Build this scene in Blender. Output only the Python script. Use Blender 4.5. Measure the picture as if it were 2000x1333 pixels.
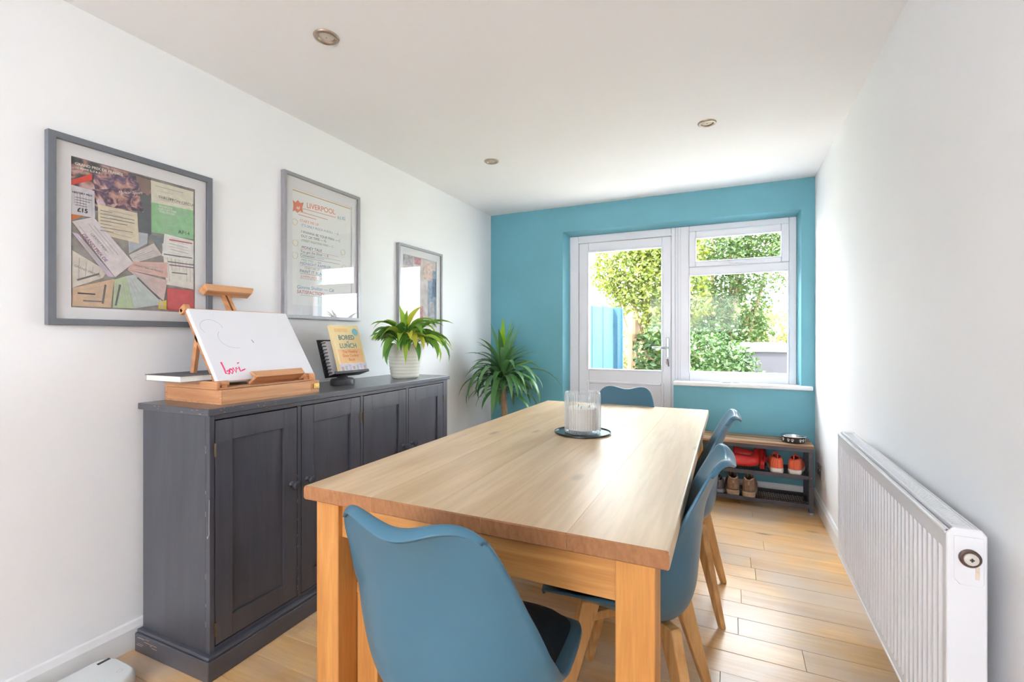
import bpy, bmesh, math, random
from mathutils import Vector, Matrix, Euler
random.seed(7)
for o in list(bpy.data.objects): bpy.data.objects.remove(o)
scene = bpy.context.scene
COL = scene.collection
PI = math.pi
R = math.radians

# ------------------------------------------------------------------ camera
CAM_H = 1.1875
cd = bpy.data.cameras.new('camera'); cam = bpy.data.objects.new('camera', cd); COL.objects.link(cam)
cam.location = (0, 0, CAM_H); cam.rotation_euler = (R(90), 0, R(24.876))
cd.sensor_width = 36; cd.lens = 920.4/2000*36
cd.shift_x = -0.00025; cd.shift_y = -0.00403
cd.clip_start = 0.02; cd.clip_end = 300
scene.camera = cam

# ------------------------------------------------------------------ sky, sun, added fill light behind the camera
world = bpy.data.worlds.new('sky'); scene.world = world; world.use_nodes = True
bg = world.node_tree.nodes['Background']
bg.inputs[0].default_value = (0.865, 0.935, 1.0, 1); bg.inputs[1].default_value = 8.0
sd = bpy.data.lights.new('sun', 'SUN'); sun = bpy.data.objects.new('sun', sd); COL.objects.link(sun)
sd.energy = 9.0; sd.angle = R(2); sd.color = (1.0, 0.95, 0.84)
sun.rotation_euler = Vector((0.55, 0.42, -0.80)).to_track_quat('-Z', 'Y').to_euler()
ad = bpy.data.lights.new('rear_fill_light', 'AREA'); al = bpy.data.objects.new('rear_fill_light', ad); COL.objects.link(al)
ad.shape = 'RECTANGLE'; ad.size = 1.8; ad.size_y = .75; ad.energy = 10; ad.color = (0.97, 0.98, 1.0)
al.location = (-0.75, -2.58, 1.70); al.rotation_euler = (R(90), 0, R(180))   # fill lamp added behind the camera, faces +y into the room
vs = scene.view_settings
vs.view_transform = 'Standard'; vs.look = 'None'; vs.gamma = 1; vs.use_curve_mapping = False
vs.exposure = 1.33

# ------------------------------------------------------------------ materials
def srgb(r, g, b):
    f = lambda c: (c/255/12.92 if c/255 <= .04045 else ((c/255+.055)/1.055)**2.4)
    return (f(r), f(g), f(b), 1)
MATS = {}
def mat(name, col, rough=.5, metal=0, var=0, vscale=6, bump=0, bscale=40, spec=None, coat=0, trans=0, sss=0):
    """principled material with optional procedural tone variation and fine relief"""
    if name in MATS: return MATS[name]
    m = bpy.data.materials.new(name); m.use_nodes = True; MATS[name] = m
    nt = m.node_tree; N = nt.nodes; L = nt.links; b = N['Principled BSDF']
    c = srgb(*col) if max(col) > 1.001 or len(col) == 3 else col
    b.inputs['Base Color'].default_value = c; b.inputs['Roughness'].default_value = rough; b.inputs['Metallic'].default_value = metal
    if spec is not None: b.inputs['Specular IOR Level'].default_value = spec
    if coat: b.inputs['Coat Weight'].default_value = coat; b.inputs['Coat Roughness'].default_value = .15
    tc = N.new('ShaderNodeTexCoord')
    if var or True:
        no = N.new('ShaderNodeTexNoise'); no.inputs['Scale'].default_value = vscale; no.inputs['Detail'].default_value = 5
        L.new(tc.outputs['Object'], no.inputs['Vector'])
        hs = N.new('ShaderNodeHueSaturation'); hs.inputs['Color'].default_value = c
        mr = N.new('ShaderNodeMapRange'); mr.inputs['From Min'].default_value = .3; mr.inputs['From Max'].default_value = .7
        v = max(var, .01)
        mr.inputs['To Min'].default_value = 1-v; mr.inputs['To Max'].default_value = 1+v
        L.new(no.outputs['Fac'], mr.inputs['Value']); L.new(mr.outputs[0], hs.inputs['Value']); L.new(hs.outputs[0], b.inputs['Base Color'])
    if bump:
        n2 = N.new('ShaderNodeTexNoise'); n2.inputs['Scale'].default_value = bscale; n2.inputs['Detail'].default_value = 4
        L.new(tc.outputs['Object'], n2.inputs['Vector'])
        bp = N.new('ShaderNodeBump'); bp.inputs['Strength'].default_value = bump; bp.inputs['Distance'].default_value = .01
        L.new(n2.outputs['Fac'], bp.inputs['Height']); L.new(bp.outputs[0], b.inputs['Normal'])
    return m

def wood(name, light, dark, axis='Y', rough=.4, across=16, along=1.1, rvar=.12, knots=.0, knotcol=(90, 55, 30), bump=.12, coat=0, patch=0, patchcol=(215, 185, 150), wave=.3):
    """long-grain timber: stretched noise bands, fine pores, optional knots and worn paler patches; every board gets its own figure"""
    if name in MATS: return MATS[name]
    m = bpy.data.materials.new(name); m.use_nodes = True; MATS[name] = m
    nt = m.node_tree; N = nt.nodes; L = nt.links; b = N['Principled BSDF']
    tc = N.new('ShaderNodeTexCoord'); oi = N.new('ShaderNodeObjectInfo')
    vm = N.new('ShaderNodeVectorMath'); vm.operation = 'MULTIPLY'; vm.inputs[1].default_value = (37.1, 91.7, 53.3)
    L.new(oi.outputs['Random'], vm.inputs[0])
    va = N.new('ShaderNodeVectorMath'); va.operation = 'ADD'
    L.new(tc.outputs['Object'], va.inputs[0]); L.new(vm.outputs[0], va.inputs[1])
    def mapped(sa, sc):
        mp = N.new('ShaderNodeMapping'); s = [sc]*3; s['XYZ'.index(axis)] = sa
        mp.inputs['Scale'].default_value = s; L.new(va.outputs[0], mp.inputs['Vector']); return mp.outputs[0]
    n1 = N.new('ShaderNodeTexNoise'); n1.inputs['Scale'].default_value = 1; n1.inputs['Detail'].default_value = 6; n1.inputs['Distortion'].default_value = .8
    L.new(mapped(along, across), n1.inputs['Vector'])
    wv = N.new('ShaderNodeTexWave'); wv.wave_type = 'BANDS'; wv.bands_direction = 'DIAGONAL'; wv.inputs['Scale'].default_value = .9
    wv.inputs['Distortion'].default_value = 6; wv.inputs['Detail'].default_value = 3; wv.inputs['Detail Scale'].default_value = .8
    L.new(mapped(along*.45, across*.62), wv.inputs['Vector'])
    n2 = N.new('ShaderNodeTexNoise'); n2.inputs['Scale'].default_value = 1; n2.inputs['Detail'].default_value = 3
    L.new(mapped(along*5, across*9), n2.inputs['Vector'])
    r1 = N.new('ShaderNodeValToRGB'); r1.color_ramp.elements[0].color = srgb(*dark); r1.color_ramp.elements[1].color = srgb(*light)
    r1.color_ramp.elements[0].position = .28; r1.color_ramp.elements[1].position = .66
    mxw = N.new('ShaderNodeMix'); mxw.data_type = 'FLOAT'; mxw.inputs[0].default_value = wave
    L.new(n1.outputs['Fac'], mxw.inputs[2]); L.new(wv.outputs['Fac'], mxw.inputs[3]); L.new(mxw.outputs[0], r1.inputs[0])
    hs = N.new('ShaderNodeHueSaturation')
    mr = N.new('ShaderNodeMapRange'); mr.inputs['From Min'].default_value = .35; mr.inputs['From Max'].default_value = .65
    mr.inputs['To Min'].default_value = .93; mr.inputs['To Max'].default_value = 1.05
    L.new(n2.outputs['Fac'], mr.inputs['Value'])
    m2 = N.new('ShaderNodeMapRange'); m2.inputs['To Min'].default_value = 1-rvar; m2.inputs['To Max'].default_value = 1+rvar
    L.new(oi.outputs['Random'], m2.inputs['Value'])
    mm = N.new('ShaderNodeMath'); mm.operation = 'MULTIPLY'; L.new(mr.outputs[0], mm.inputs[0]); L.new(m2.outputs[0], mm.inputs[1])
    L.new(r1.outputs[0], hs.inputs['Color']); L.new(mm.outputs[0], hs.inputs['Value'])
    out = hs.outputs[0]
    def blend(fac, colr, prev):
        mx = N.new('ShaderNodeMix'); mx.data_type = 'RGBA'
        L.new(fac, mx.inputs[0]); L.new(prev, mx.inputs[6]); mx.inputs[7].default_value = srgb(*colr); return mx.outputs[2]
    if patch:
        n4 = N.new('ShaderNodeTexNoise'); n4.inputs['Scale'].default_value = 2.2; n4.inputs['Detail'].default_value = 4
        gp = N.new('ShaderNodeNewGeometry'); L.new(gp.outputs['Position'], n4.inputs['Vector'])
        m4 = N.new('ShaderNodeMapRange'); m4.inputs['From Min'].default_value = .42; m4.inputs['From Max'].default_value = .62; m4.inputs['To Max'].default_value = patch
        L.new(n4.outputs['Fac'], m4.inputs['Value']); out = blend(m4.outputs[0], patchcol, out)
    if knots:
        vo = N.new('ShaderNodeTexVoronoi'); vo.inputs['Scale'].default_value = 1; vo.inputs['Randomness'].default_value = 1
        L.new(mapped(1.7, 4.2), vo.inputs['Vector'])
        m3 = N.new('ShaderNodeMapRange'); m3.inputs['From Min'].default_value = .02; m3.inputs['From Max'].default_value = .10
        m3.inputs['To Min'].default_value = knots; m3.inputs['To Max'].default_value = 0
        L.new(vo.outputs['Distance'], m3.inputs['Value']); out = blend(m3.outputs[0], knotcol, out)
    L.new(out, b.inputs['Base Color'])
    b.inputs['Roughness'].default_value = rough
    if coat: b.inputs['Coat Weight'].default_value = coat; b.inputs['Coat Roughness'].default_value = .2
    bp = N.new('ShaderNodeBump'); bp.inputs['Strength'].default_value = bump; bp.inputs['Distance'].default_value = .004
    L.new(n1.outputs['Fac'], bp.inputs['Height']); L.new(bp.outputs[0], b.inputs['Normal'])
    return m

def glass(name, tint=(1, 1, 1), ior=1.5, rough=.0, haze=0):
    """thin pane: see-through with a Fresnel reflection"""
    if name in MATS: return MATS[name]
    m = bpy.data.materials.new(name); m.use_nodes = True; MATS[name] = m
    nt = m.node_tree; N = nt.nodes; L = nt.links
    N.remove(N['Principled BSDF']); out = N['Material Output']
    lw = N.new('ShaderNodeLayerWeight'); lw.inputs[0].default_value = .5
    pw = N.new('ShaderNodeMath'); pw.operation = 'POWER'; pw.inputs[1].default_value = 5; L.new(lw.outputs['Facing'], pw.inputs[0])
    f0 = ((ior-1)/(ior+1))**2
    fr = N.new('ShaderNodeMath'); fr.operation = 'MULTIPLY_ADD'; fr.inputs[1].default_value = 1-f0; fr.inputs[2].default_value = f0; L.new(pw.outputs[0], fr.inputs[0])
    tr = N.new('ShaderNodeBsdfTransparent'); tr.inputs[0].default_value = (*tint, 1)
    gl = N.new('ShaderNodeBsdfGlossy'); gl.inputs['Roughness'].default_value = rough
    mx = N.new('ShaderNodeMixShader'); L.new(fr.outputs[0], mx.inputs[0]); L.new(tr.outputs[0], mx.inputs[1]); L.new(gl.outputs[0], mx.inputs[2])
    last = mx.outputs[0]
    L.new(last, out.inputs[0]); return m

def leafmat(name, c1, c2, rough=.45, transl=.35):
    if name in MATS: return MATS[name]
    m = bpy.data.materials.new(name); m.use_nodes = True; MATS[name] = m
    nt = m.node_tree; N = nt.nodes; L = nt.links; b = N['Principled BSDF']; out = N['Material Output']
    ge = N.new('ShaderNodeNewGeometry'); rp = N.new('ShaderNodeMix'); rp.data_type = 'RGBA'
    rp.inputs[6].default_value = srgb(*c1); rp.inputs[7].default_value = srgb(*c2)
    no = N.new('ShaderNodeTexNoise'); no.inputs['Scale'].default_value = 7; L.new(ge.outputs['Position'], no.inputs['Vector'])
    ad_ = N.new('ShaderNodeMath'); ad_.operation = 'MULTIPLY_ADD'; ad_.inputs[1].default_value = .7; L.new(ge.outputs['Random Per Island'], ad_.inputs[0])
    mr = N.new('ShaderNodeMapRange'); mr.inputs['From Min'].default_value = .3; mr.inputs['From Max'].default_value = .7; mr.inputs['To Max'].default_value = .45; mr.inputs['To Min'].default_value = -.15
    L.new(no.outputs['Fac'], mr.inputs['Value']); L.new(mr.outputs[0], ad_.inputs[2]); ad_.use_clamp = True
    L.new(ad_.outputs[0], rp.inputs[0]); L.new(rp.outputs[2], b.inputs['Base Color']); b.inputs['Roughness'].default_value = rough
    tl = N.new('ShaderNodeBsdfTranslucent'); L.new(rp.outputs[2], tl.inputs[0])
    mx = N.new('ShaderNodeMixShader'); mx.inputs[0].default_value = transl
    L.new(b.outputs[0], mx.inputs[1]); L.new(tl.outputs[0], mx.inputs[2]); L.new(mx.outputs[0], out.inputs[0])
    return m

# ------------------------------------------------------------------ mesh helpers
class MB:
    """collects vertices and faces, then links them as ONE mesh object"""
    def __init__(s): s.v = []; s.f = []
    def add(s, vs, fs, M=None):
        n = len(s.v)
        s.v += [tuple(M @ Vector(p)) if M else tuple(p) for p in vs]
        s.f += [tuple(i+n for i in q) for q in fs]; return s
    def box(s, x0, y0, z0, x1, y1, z1, M=None):
        vs = [(x0,y0,z0),(x1,y0,z0),(x1,y1,z0),(x0,y1,z0),(x0,y0,z1),(x1,y0,z1),(x1,y1,z1),(x0,y1,z1)]
        return s.add(vs, [(0,3,2,1),(4,5,6,7),(0,1,5,4),(1,2,6,5),(2,3,7,6),(3,0,4,7)], M)
    def hexa(s, bot, top, M=None):
        return s.add(list(bot)+list(top), [(0,3,2,1),(4,5,6,7),(0,1,5,4),(1,2,6,5),(2,3,7,6),(3,0,4,7)], M)
    def prism(s, poly, z0, z1, M=None):
        n = len(poly); vs = [(x,y,z0) for x,y in poly]+[(x,y,z1) for x,y in poly]
        fs = [tuple(reversed(range(n))), tuple(range(n,2*n))]+[(i,(i+1)%n,n+(i+1)%n,n+i) for i in range(n)]
        return s.add(vs, fs, M)
    def lathe(s, prof, n=48, M=None, cap=True):
        vs=[]; fs=[]; k=len(prof)
        for i in range(n):
            a=2*PI*i/n
            for r,z in prof: vs.append((r*math.cos(a), r*math.sin(a), z))
        for i in range(n):
            j=(i+1)%n
            for q in range(k-1): fs.append((i*k+q, j*k+q, j*k+q+1, i*k+q+1))
        if cap:
            if prof[0][0] > 1e-6: fs.append(tuple(i*k for i in reversed(range(n))))
            if prof[-1][0] > 1e-6: fs.append(tuple(i*k+k-1 for i in range(n)))
        return s.add(vs, fs, M)
    def tube(s, pts, rad, n=10, M=None, closed=False):
        pts=[Vector(p) for p in pts]; k=len(pts); vs=[]; fs=[]
        rads = rad if isinstance(rad,(list,tuple)) else [rad]*k
        up=None
        for i,p in enumerate(pts):
            if closed: t=pts[(i+1)%k]-pts[i-1]
            else: t=pts[min(i+1,k-1)]-pts[max(i-1,0)]
            t.normalize()
            if up is None: up = Vector((0,0,1)) if abs(t.z)<.9 else Vector((1,0,0))
            a=t.cross(up).normalized(); b=a.cross(t).normalized(); up=b
            for j in range(n):
                th=2*PI*j/n; vs.append(tuple(p+rads[i]*(a*math.cos(th)+b*math.sin(th))))
        m = k if closed else k-1
        for i in range(m):
            i2=(i+1)%k
            for j in range(n): fs.append((i*n+j,i*n+(j+1)%n,i2*n+(j+1)%n,i2*n+j))
        if not closed: fs += [tuple(reversed(range(n))), tuple((k-1)*n+j for j in range(n))]
        return s.add(vs, fs, M)
    def grid(s, nu, nv, fn, M=None, keep=None):
        vs=[fn(i/(nu-1), j/(nv-1)) for i in range(nu) for j in range(nv)]
        fs=[(i*nv+j,i*nv+j+1,(i+1)*nv+j+1,(i+1)*nv+j) for i in range(nu-1) for j in range(nv-1) if keep is None or keep((i+.5)/(nu-1),(j+.5)/(nv-1))]
        return s.add(vs, fs, M)
    def loft(s, rings, M=None, cap=True):
        n=len(rings[0]); vs=[p for r in rings for p in r]; fs=[]
        for i in range(len(rings)-1):
            for j in range(n): fs.append((i*n+j,i*n+(j+1)%n,(i+1)*n+(j+1)%n,(i+1)*n+j))
        if cap: fs += [tuple(reversed(range(n))), tuple((len(rings)-1)*n+j for j in range(n))]
        return s.add(vs, fs, M)
    def build(s, name, material, parent=None, smooth=False, bevel=0, seg=2, solid=0, sub=0, label=None, loc=None, rot=None, offset=0, angle=35):
        me=bpy.data.meshes.new(name); me.from_pydata(s.v, [], s.f); me.validate()
        bm=bmesh.new(); bm.from_mesh(me); bmesh.ops.recalc_face_normals(bm, faces=bm.faces)
        bm.to_mesh(me); bm.free()
        me.materials.append(material)
        o=bpy.data.objects.new(name, me); COL.objects.link(o)
        if parent: o.parent=parent
        if smooth:
            me.polygons.foreach_set('use_smooth',[True]*len(me.polygons))
            if smooth != 'all': me.set_sharp_from_angle(angle=R(angle))
        if solid:
            md=o.modifiers.new('thickness','SOLIDIFY'); md.thickness=solid; md.offset=offset
        if bevel:
            md=o.modifiers.new('soft_edges','BEVEL'); md.width=bevel; md.segments=seg; md.limit_method='ANGLE'; md.angle_limit=R(40)
        if sub:
            md=o.modifiers.new('subdivision','SUBSURF'); md.levels=sub; md.render_levels=sub
        if label: o['label']=label
        if loc: o.location=loc
        if rot: o.rotation_euler=rot
        return o
def tag(o, label, cat, group=None, kind=None):
    o['label']=label; o['category']=cat
    if group: o['group']=group
    if kind: o['kind']=kind
    return o
def struct(o, label=None):
    o['kind']='structure'
    if label: o['label']=label
    return o
def thing(name, label, cat, loc=(0,0,0), rot=(0,0,0), group=None, kind=None):
    o=bpy.data.objects.new(name, None); COL.objects.link(o); o.empty_display_size=.05
    o.location=loc; o.rotation_euler=rot
    if cat: o['category']=cat
    o['label']=label
    if group: o['group']=group
    if kind: o['kind']=kind
    return o
def part_copy(src, parent):
    c=src.copy(); COL.objects.link(c); c.parent=parent; return c
def copy_thing(root, loc, rotz, label):
    r=root.copy(); COL.objects.link(r); r.location=loc; r.rotation_euler=(0,0,rotz); r['label']=label
    for ch in list(root.children):
        c=part_copy(ch, r)
        for g in list(ch.children): part_copy(g, c)
    return r
def text(s, size, material, parent, x, y, z, name='lettering', rot=0, shear=0, sx=1, bold=0, align='LEFT', label=None):
    """printed or written words, a thin flat mesh in the parent's own XY plane"""
    cu=bpy.data.curves.new(name,'FONT'); cu.body=s; cu.size=size; cu.shear=shear; cu.align_x=align; cu.offset=bold; cu.resolution_u=3
    tmp=bpy.data.objects.new(name+'_tmp', cu); COL.objects.link(tmp)
    dg=bpy.context.evaluated_depsgraph_get(); dg.update()
    me=bpy.data.meshes.new_from_object(tmp.evaluated_get(dg)); bpy.data.objects.remove(tmp)
    me.materials.clear(); me.materials.append(material)
    o=bpy.data.objects.new(name, me); COL.objects.link(o); o.parent=parent
    o.location=(x,y,z); o.rotation_euler=(0,0,rot); o.scale=(sx,1,1)
    if label: o['label']=label
    return o
def catmull(pts, t):
    n=len(pts)-1; x=min(max(t,0),1)*n; i=min(int(x),n-1); u=x-i
    P=lambda k: pts[min(max(k,0),n)]
    r=[]
    for a,b,c,d in zip(P(i-1),P(i),P(i+1),P(i+2)):
        r.append(.5*((2*b)+(-a+c)*u+(2*a-5*b+4*c-d)*u*u+(-a+3*b-3*c+d)*u**3))
    return r
FACE_ROOM = (R(90), 0, R(90))     # local X -> world +y, local Y -> up, local Z -> world +x (out of the left wall)
# ------------------------------------------------------------------ the room
XL, XR, YB, YR, H = -2.075, 0.550, 3.990, -2.60, 2.341
M_white = mat('white_wall_paint', (244, 244, 246), .75, var=.012, vscale=2, bump=.03, bscale=60)
M_ceil = mat('ceiling_paint', (246, 245, 248), .8, var=.01, vscale=2)
M_teal = mat('teal_wall_paint', (108, 172, 187), .5, var=.05, vscale=3.2, bump=.04, bscale=50)
M_trim = mat('white_gloss_trim', (238, 238, 238), .35, var=.015)
M_upvc = mat('white_window_plastic', (232, 233, 240), .3, var=.01)
M_ext = mat('outside_render', (205, 195, 180), .9, var=.06)
M_gap = mat('floor_underlay', (104, 74, 48), .9)

m = MB(); m.box(XL-.3, YR-.3, -.12, XR+.3, YB+.28, -.02); floor = struct(m.build('floor', M_gap), 'oak board floor with planks running across the room')
m = MB(); m.box(XL-.3, YR-.3, H, XR+.3, YB+.28, H+.12); struct(m.build('ceiling', M_ceil), 'plain white ceiling')
m = MB(); m.box(XL-.25, YR-.28, 0, XL, YB+.28, H); struct(m.build('wall_left', M_white), 'white wall with three framed pictures')
m = MB(); m.box(XR, YR-.28, 0, XR+.25, YB+.28, H); struct(m.build('wall_right', M_white), 'white wall behind the radiator')
OX0, OX1, OZ, DX1, SZ = -1.356, .464, 2.117, -.418, .800
YE = YB+.28; FY = 4.085
YZX = Matrix(((0,0,1,0),(1,0,0,0),(0,1,0,0),(0,0,0,1)))      # prism drawn in (y,z), extruded along x
m = MB(); m.prism([(XL,YB),(OX0,YB),(-1.32,FY),(-1.32,YE),(XL,YE)],0,H).prism([(OX1,YB),(XR,YB),(XR,YE),(.446,YE),(.446,FY)],0,H)
m.prism([(YB,OZ),(FY,2.089),(YE,2.089),(YE,H),(YB,H)],OX0,OX1,YZX).box(DX1, YB, 0, OX1, YE, SZ)
struct(m.build('wall_back', M_teal), 'teal painted end wall around the door and window')
# wall behind the camera; its window is made up to let fill light in
m = MB(); m.box(XL, YR-.2, 0, -1.70, YR, H).box(.20, YR-.2, 0, XR, YR, H).box(-1.70, YR-.2, 0, .20, YR, 1.25).box(-1.70, YR-.2, 2.1, .20, YR, H)
struct(m.build('wall_rear', M_white), 'white wall behind the viewpoint with an opening added for fill light')
w2 = thing('added_fill_window', 'made-up white window behind the viewpoint that lets in fill light', None, (-.75, YR-.1, 1.25)); struct(w2)
m = MB(); m.box(-.95,-.03,0,-.90,.03,.85).box(.90,-.03,0,.95,.03,.85).box(-.90,-.03,0,.90,.03,.05).box(-.90,-.03,.80,.90,.03,.85)
m.build('window_frame', M_upvc, w2)
# skirting boards with a moulded top
def skirting(name, p0, p1, nrm, label):
    d=Vector((p1[0]-p0[0],p1[1]-p0[1],0)); n=Vector((*nrm,0)); pr=[(0,0),(.017,0),(.017,.078),(.012,.090),(.008,.100),(0,.104)]
    m=MB(); vs=[tuple(Vector((*p,0))+n*a+Vector((0,0,b))) for p in (p0,p1) for a,b in pr]; k=len(pr)
    m.add(vs,[(i,(i+1)%k,k+(i+1)%k,k+i) for i in range(k)]+[tuple(range(k)),tuple(range(2*k-1,k-1,-1))])
    return struct(m.build(name, M_trim), label)
skirting('baseboard_left', (XL, YR), (XL, YB), (1,0), 'white skirting board along the left wall')
skirting('baseboard_right', (XR, YR), (XR, YB), (-1,0), 'white skirting board along the right wall')
skirting('baseboard_back', (DX1+.02, YB), (XR-.017, YB), (0,-1), 'white skirting board under the window')
skirting('baseboard_corner', (XL+.017, YB), (OX0, YB), (0,-1), 'white skirting board in the plant corner')

# floor planks, each its own board
M_plank = wood('oak_floor_boards', (230, 188, 130), (206, 152, 92), 'X', wave=.08, rough=.31, across=9, along=1.2, rvar=.13, knots=.85, knotcol=(70, 44, 26), bump=.15, patch=.8, patchcol=(204, 184, 164))
y=YR; row=0; PW=.1265
rnd=random.Random(11)
while y < YB-.01:
    y1=min(y+PW, YB); x=XL-rnd.uniform(0,.7)
    while x < XR:
        ln=rnd.choice([.42,.6,.75,.9,1.1,1.3]); x1=x+ln
        a=max(x,XL); b=min(x1,XR)
        if XR-b < .12: b=XR; x1=XR
        if b-a>.05:
            g=.0005; dz=rnd.uniform(-.0007,.0007); hx=(b-a)/2-g; hy=(y1-y)/2-g; c=.0011
            bo=[(-hx,-hy,-.02),(hx,-hy,-.02),(hx,hy,-.02),(-hx,hy,-.02)]
            mi=[(-hx,-hy,-c),(hx,-hy,-c),(hx,hy,-c),(-hx,hy,-c)]
            to=[(-hx+c,-hy+c,0),(hx-c,-hy+c,0),(hx-c,hy-c,0),(-hx+c,hy-c,0)]
            mb=MB(); mb.add(bo+mi+to,[(8,9,10,11)]+[(i,(i+1)%4,4+(i+1)%4,4+i) for i in range(4)]+[(4+i,4+(i+1)%4,8+(i+1)%4,8+i) for i in range(4)])
            mb.build('plank', M_plank, floor, loc=((a+b)/2,(y+y1)/2,dz))
        x=x1
    y=y1; row+=1

# ------------------------------------------------------------------ back door and window
M_pane = glass('window_glass', (.985,.99,.99), 1.2)
M_chrome = mat('brushed_chrome', (190,195,200), .22, 1)
M_seal = mat('rubber_seal', (60,60,64), .6)
door=thing('door_1','white half glazed back door with chrome lever handle',None,(-1.32,FY,0),kind='structure')
def fr_rect(mb,x0,z0,x1,z1,wl,wr,wb,wt,y0,y1):
    """a rectangular frame of four bars"""
    mb.box(x0,y0,z0,x0+wl,y1,z1); mb.box(x1-wr,y0,z0,x1,y1,z1)
    if wb: mb.box(x0+wl,y0,z0,x1-wr,y1,z0+wb)
    if wt: mb.box(x0+wl,y0,z1-wt,x1-wr,y1,z1)
    return mb
# door local x: 0 .. .905 (frame), leaf .081 .. .874
DW=.905
m=MB(); fr_rect(m,0,0,.905,2.089,.081,.031,0,.064,0,.075); m.build('door_frame',M_upvc,door,bevel=.006)
m=MB(); m.box(.066,-.004,0,.081,.006,2.037).box(.081,-.004,2.024,.876,.006,2.037)
m.build('frame_bead',M_upvc,door)
m=MB(); fr_rect(m,.084,.008,.872,2.021,.087,.073,.0,.084,.008,.06); m.box(.171,.008,.79,.799,.06,.905).box(.171,.008,.008,.799,.06,.16)
leaf=m.build('door_leaf',M_upvc,door,bevel=.005)
m=MB(); fr_rect(m,.160,.892,.810,1.950,.016,.016,.016,.016,-.002,.02); m.build('glazing_bead',M_upvc,leaf,bevel=.006,seg=3)
m=MB(); m.box(.17,.03,.90,.80,.036,1.945); m.build('pane',M_pane,leaf)
m=MB(); m.box(.17,.026,.155,.80,.04,.795); pn=m.build('door_panel',M_upvc,leaf)
m=MB(); fr_rect(m,.155,.148,.815,.800,.022,.022,.022,.022,.0,.03); m.build('panel_moulding',M_upvc,leaf,bevel=.008,seg=3)
m=MB(); m.box(.832,-.004,.958,.858,.010,1.182); hp=m.build('handle_plate',M_chrome,leaf,bevel=.008,seg=3)
m=MB(); m.tube([(.845,0,1.098),(.845,-.035,1.098),(.838,-.045,1.098),(.78,-.047,1.1),(.725,-.045,1.1)],[.009,.009,.009,.008,.007],10)
m.build('lever',M_chrome,hp,smooth='all')
m=MB(); m.lathe([(0,0),(.010,0),(.010,.012),(.006,.016),(0,.016)],20,Matrix.Translation((.845,-.003,1.012))@Matrix.Rotation(R(90),4,'X')); m.build('lock_cylinder',M_chrome,hp,smooth=True)
m=MB(); m.box(-.004,-.004,-.062,.006,.000,0,Matrix.Translation((.845,-.018,1.005))@Matrix.Rotation(R(-9),4,'Y')); m.box(.843,-.024,.998,.847,-.004,1.018)
m.build('key_fob',mat('dark_red_key_fob',(110,60,62),.5),hp)
m=MB(); m.box(0,-.06,0,.905,.19,.006); m.build('threshold',mat('aluminium_threshold',(170,172,175),.35,1),door)

win=thing('window_1','white two light window beside the back door',None,(-.415,FY,.83),kind='structure')
# local origin at frame's lower left; x 0 .. .877, z 0 .. 1.286
m=MB(); fr_rect(m,.0,-.03,.861,1.259,.108,.049,.108,.048,0,.075); m.box(.108,0,.858,.812,.075,.924)
m.build('window_frame',M_upvc,win,bevel=.006)
m=MB(); m.box(.018,-.004,-.02,.024,.002,1.255).box(.040,-.004,-.02,.043,.002,1.255); m.build('mullion_groove',mat('pale_grey_plastic',(212,213,222),.4),win)
m=MB(); fr_rect(m,.108,.923,.812,1.211,.052,.052,.042,.056,-.014,.05); sash=m.build('top_light_sash',M_upvc,win,bevel=.007,seg=3)
m=MB(); fr_rect(m,.153,.958,.767,1.160,.010,.010,.010,.010,-.018,.01); m.build('glazing_bead',M_upvc,sash,bevel=.004)
m=MB(); m.box(.155,.022,.96,.765,.028,1.158); m.build('pane',M_pane,sash)
m=MB(); m.box(.40,-.026,.937,.52,-.012,.955).box(.445,-.038,.932,.545,-.024,.946); m.build('stay_handle',M_upvc,sash,bevel=.006,seg=3)
m=MB(); fr_rect(m,.104,.068,.812,.862,.010,.010,.010,.010,-.008,.02); m.build('glazing_bead',M_upvc,win,bevel=.004)
m=MB(); m.box(.107,.022,.07,.81,.028,.86); m.build('pane',M_pane,win)
# window board, sitting on the wall under the window
m=MB(); m.box(DX1-.002,YB-.035,.800,.535,YB+.10,.832)
struct(m.build('window_sill',M_trim,bevel=.009,seg=3),'white window board under the back window')
m=MB(); m.lathe([(.001,0),(.016,0),(.022,.006),(.020,.013),(.008,.016),(0,.016)],20,Matrix.Diagonal((1.9,.75,1,1)))
c1=m.build('cord_cleat',M_upvc,None,smooth=True,loc=(-.035,YB-.005,.832)); tag(c1,'small white plastic catch lying on the window board','catch')
m=MB(); m.tube([(.03,0,.008),(.06,.004,.012),(.09,0,.02),(.105,-.005,.012),(.08,-.012,.008),(.05,-.01,.008)],.006,8); m.build('catch_arm',M_upvc,c1,smooth='all')
# ------------------------------------------------------------------ dining table
M_oak = wood('pale_oak_table', (228, 200, 164), (206, 170, 128), 'Y', rough=.34, across=7, along=.8, rvar=.10, wave=.12, knots=.6, knotcol=(128, 92, 62), bump=.10)
M_oakend = wood('oak_end_grain', (172, 120, 80), (154, 102, 64), 'Z', wave=.1, rough=.5, across=60, along=30, rvar=.15, bump=.1)
M_oakleg = wood('honey_oak', (218, 156, 88), (192, 126, 62), 'Z', rough=.42, across=24, along=2.2, rvar=.05, bump=.06, wave=.06)
M_oakrail = wood('honey_oak_rail', (218, 160, 96), (190, 126, 66), 'X', rough=.42, across=24, along=2.2, rvar=.05, bump=.06, wave=.06)
M_oakrail2 = wood('honey_oak_side_rail', (218, 160, 96), (190, 126, 66), 'Y', rough=.42, across=24, along=2.2, rvar=.05, bump=.06, wave=.06)
TW,TL_,TZ,TT=1.062,2.12,.735,.042
table=thing('dining_table','long oak dining table with a thick planked top','table',(-1.179,1.034,0),(0,0,R(.2)))
seams=[0,.259,.456,.611,.836,TW]
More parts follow.
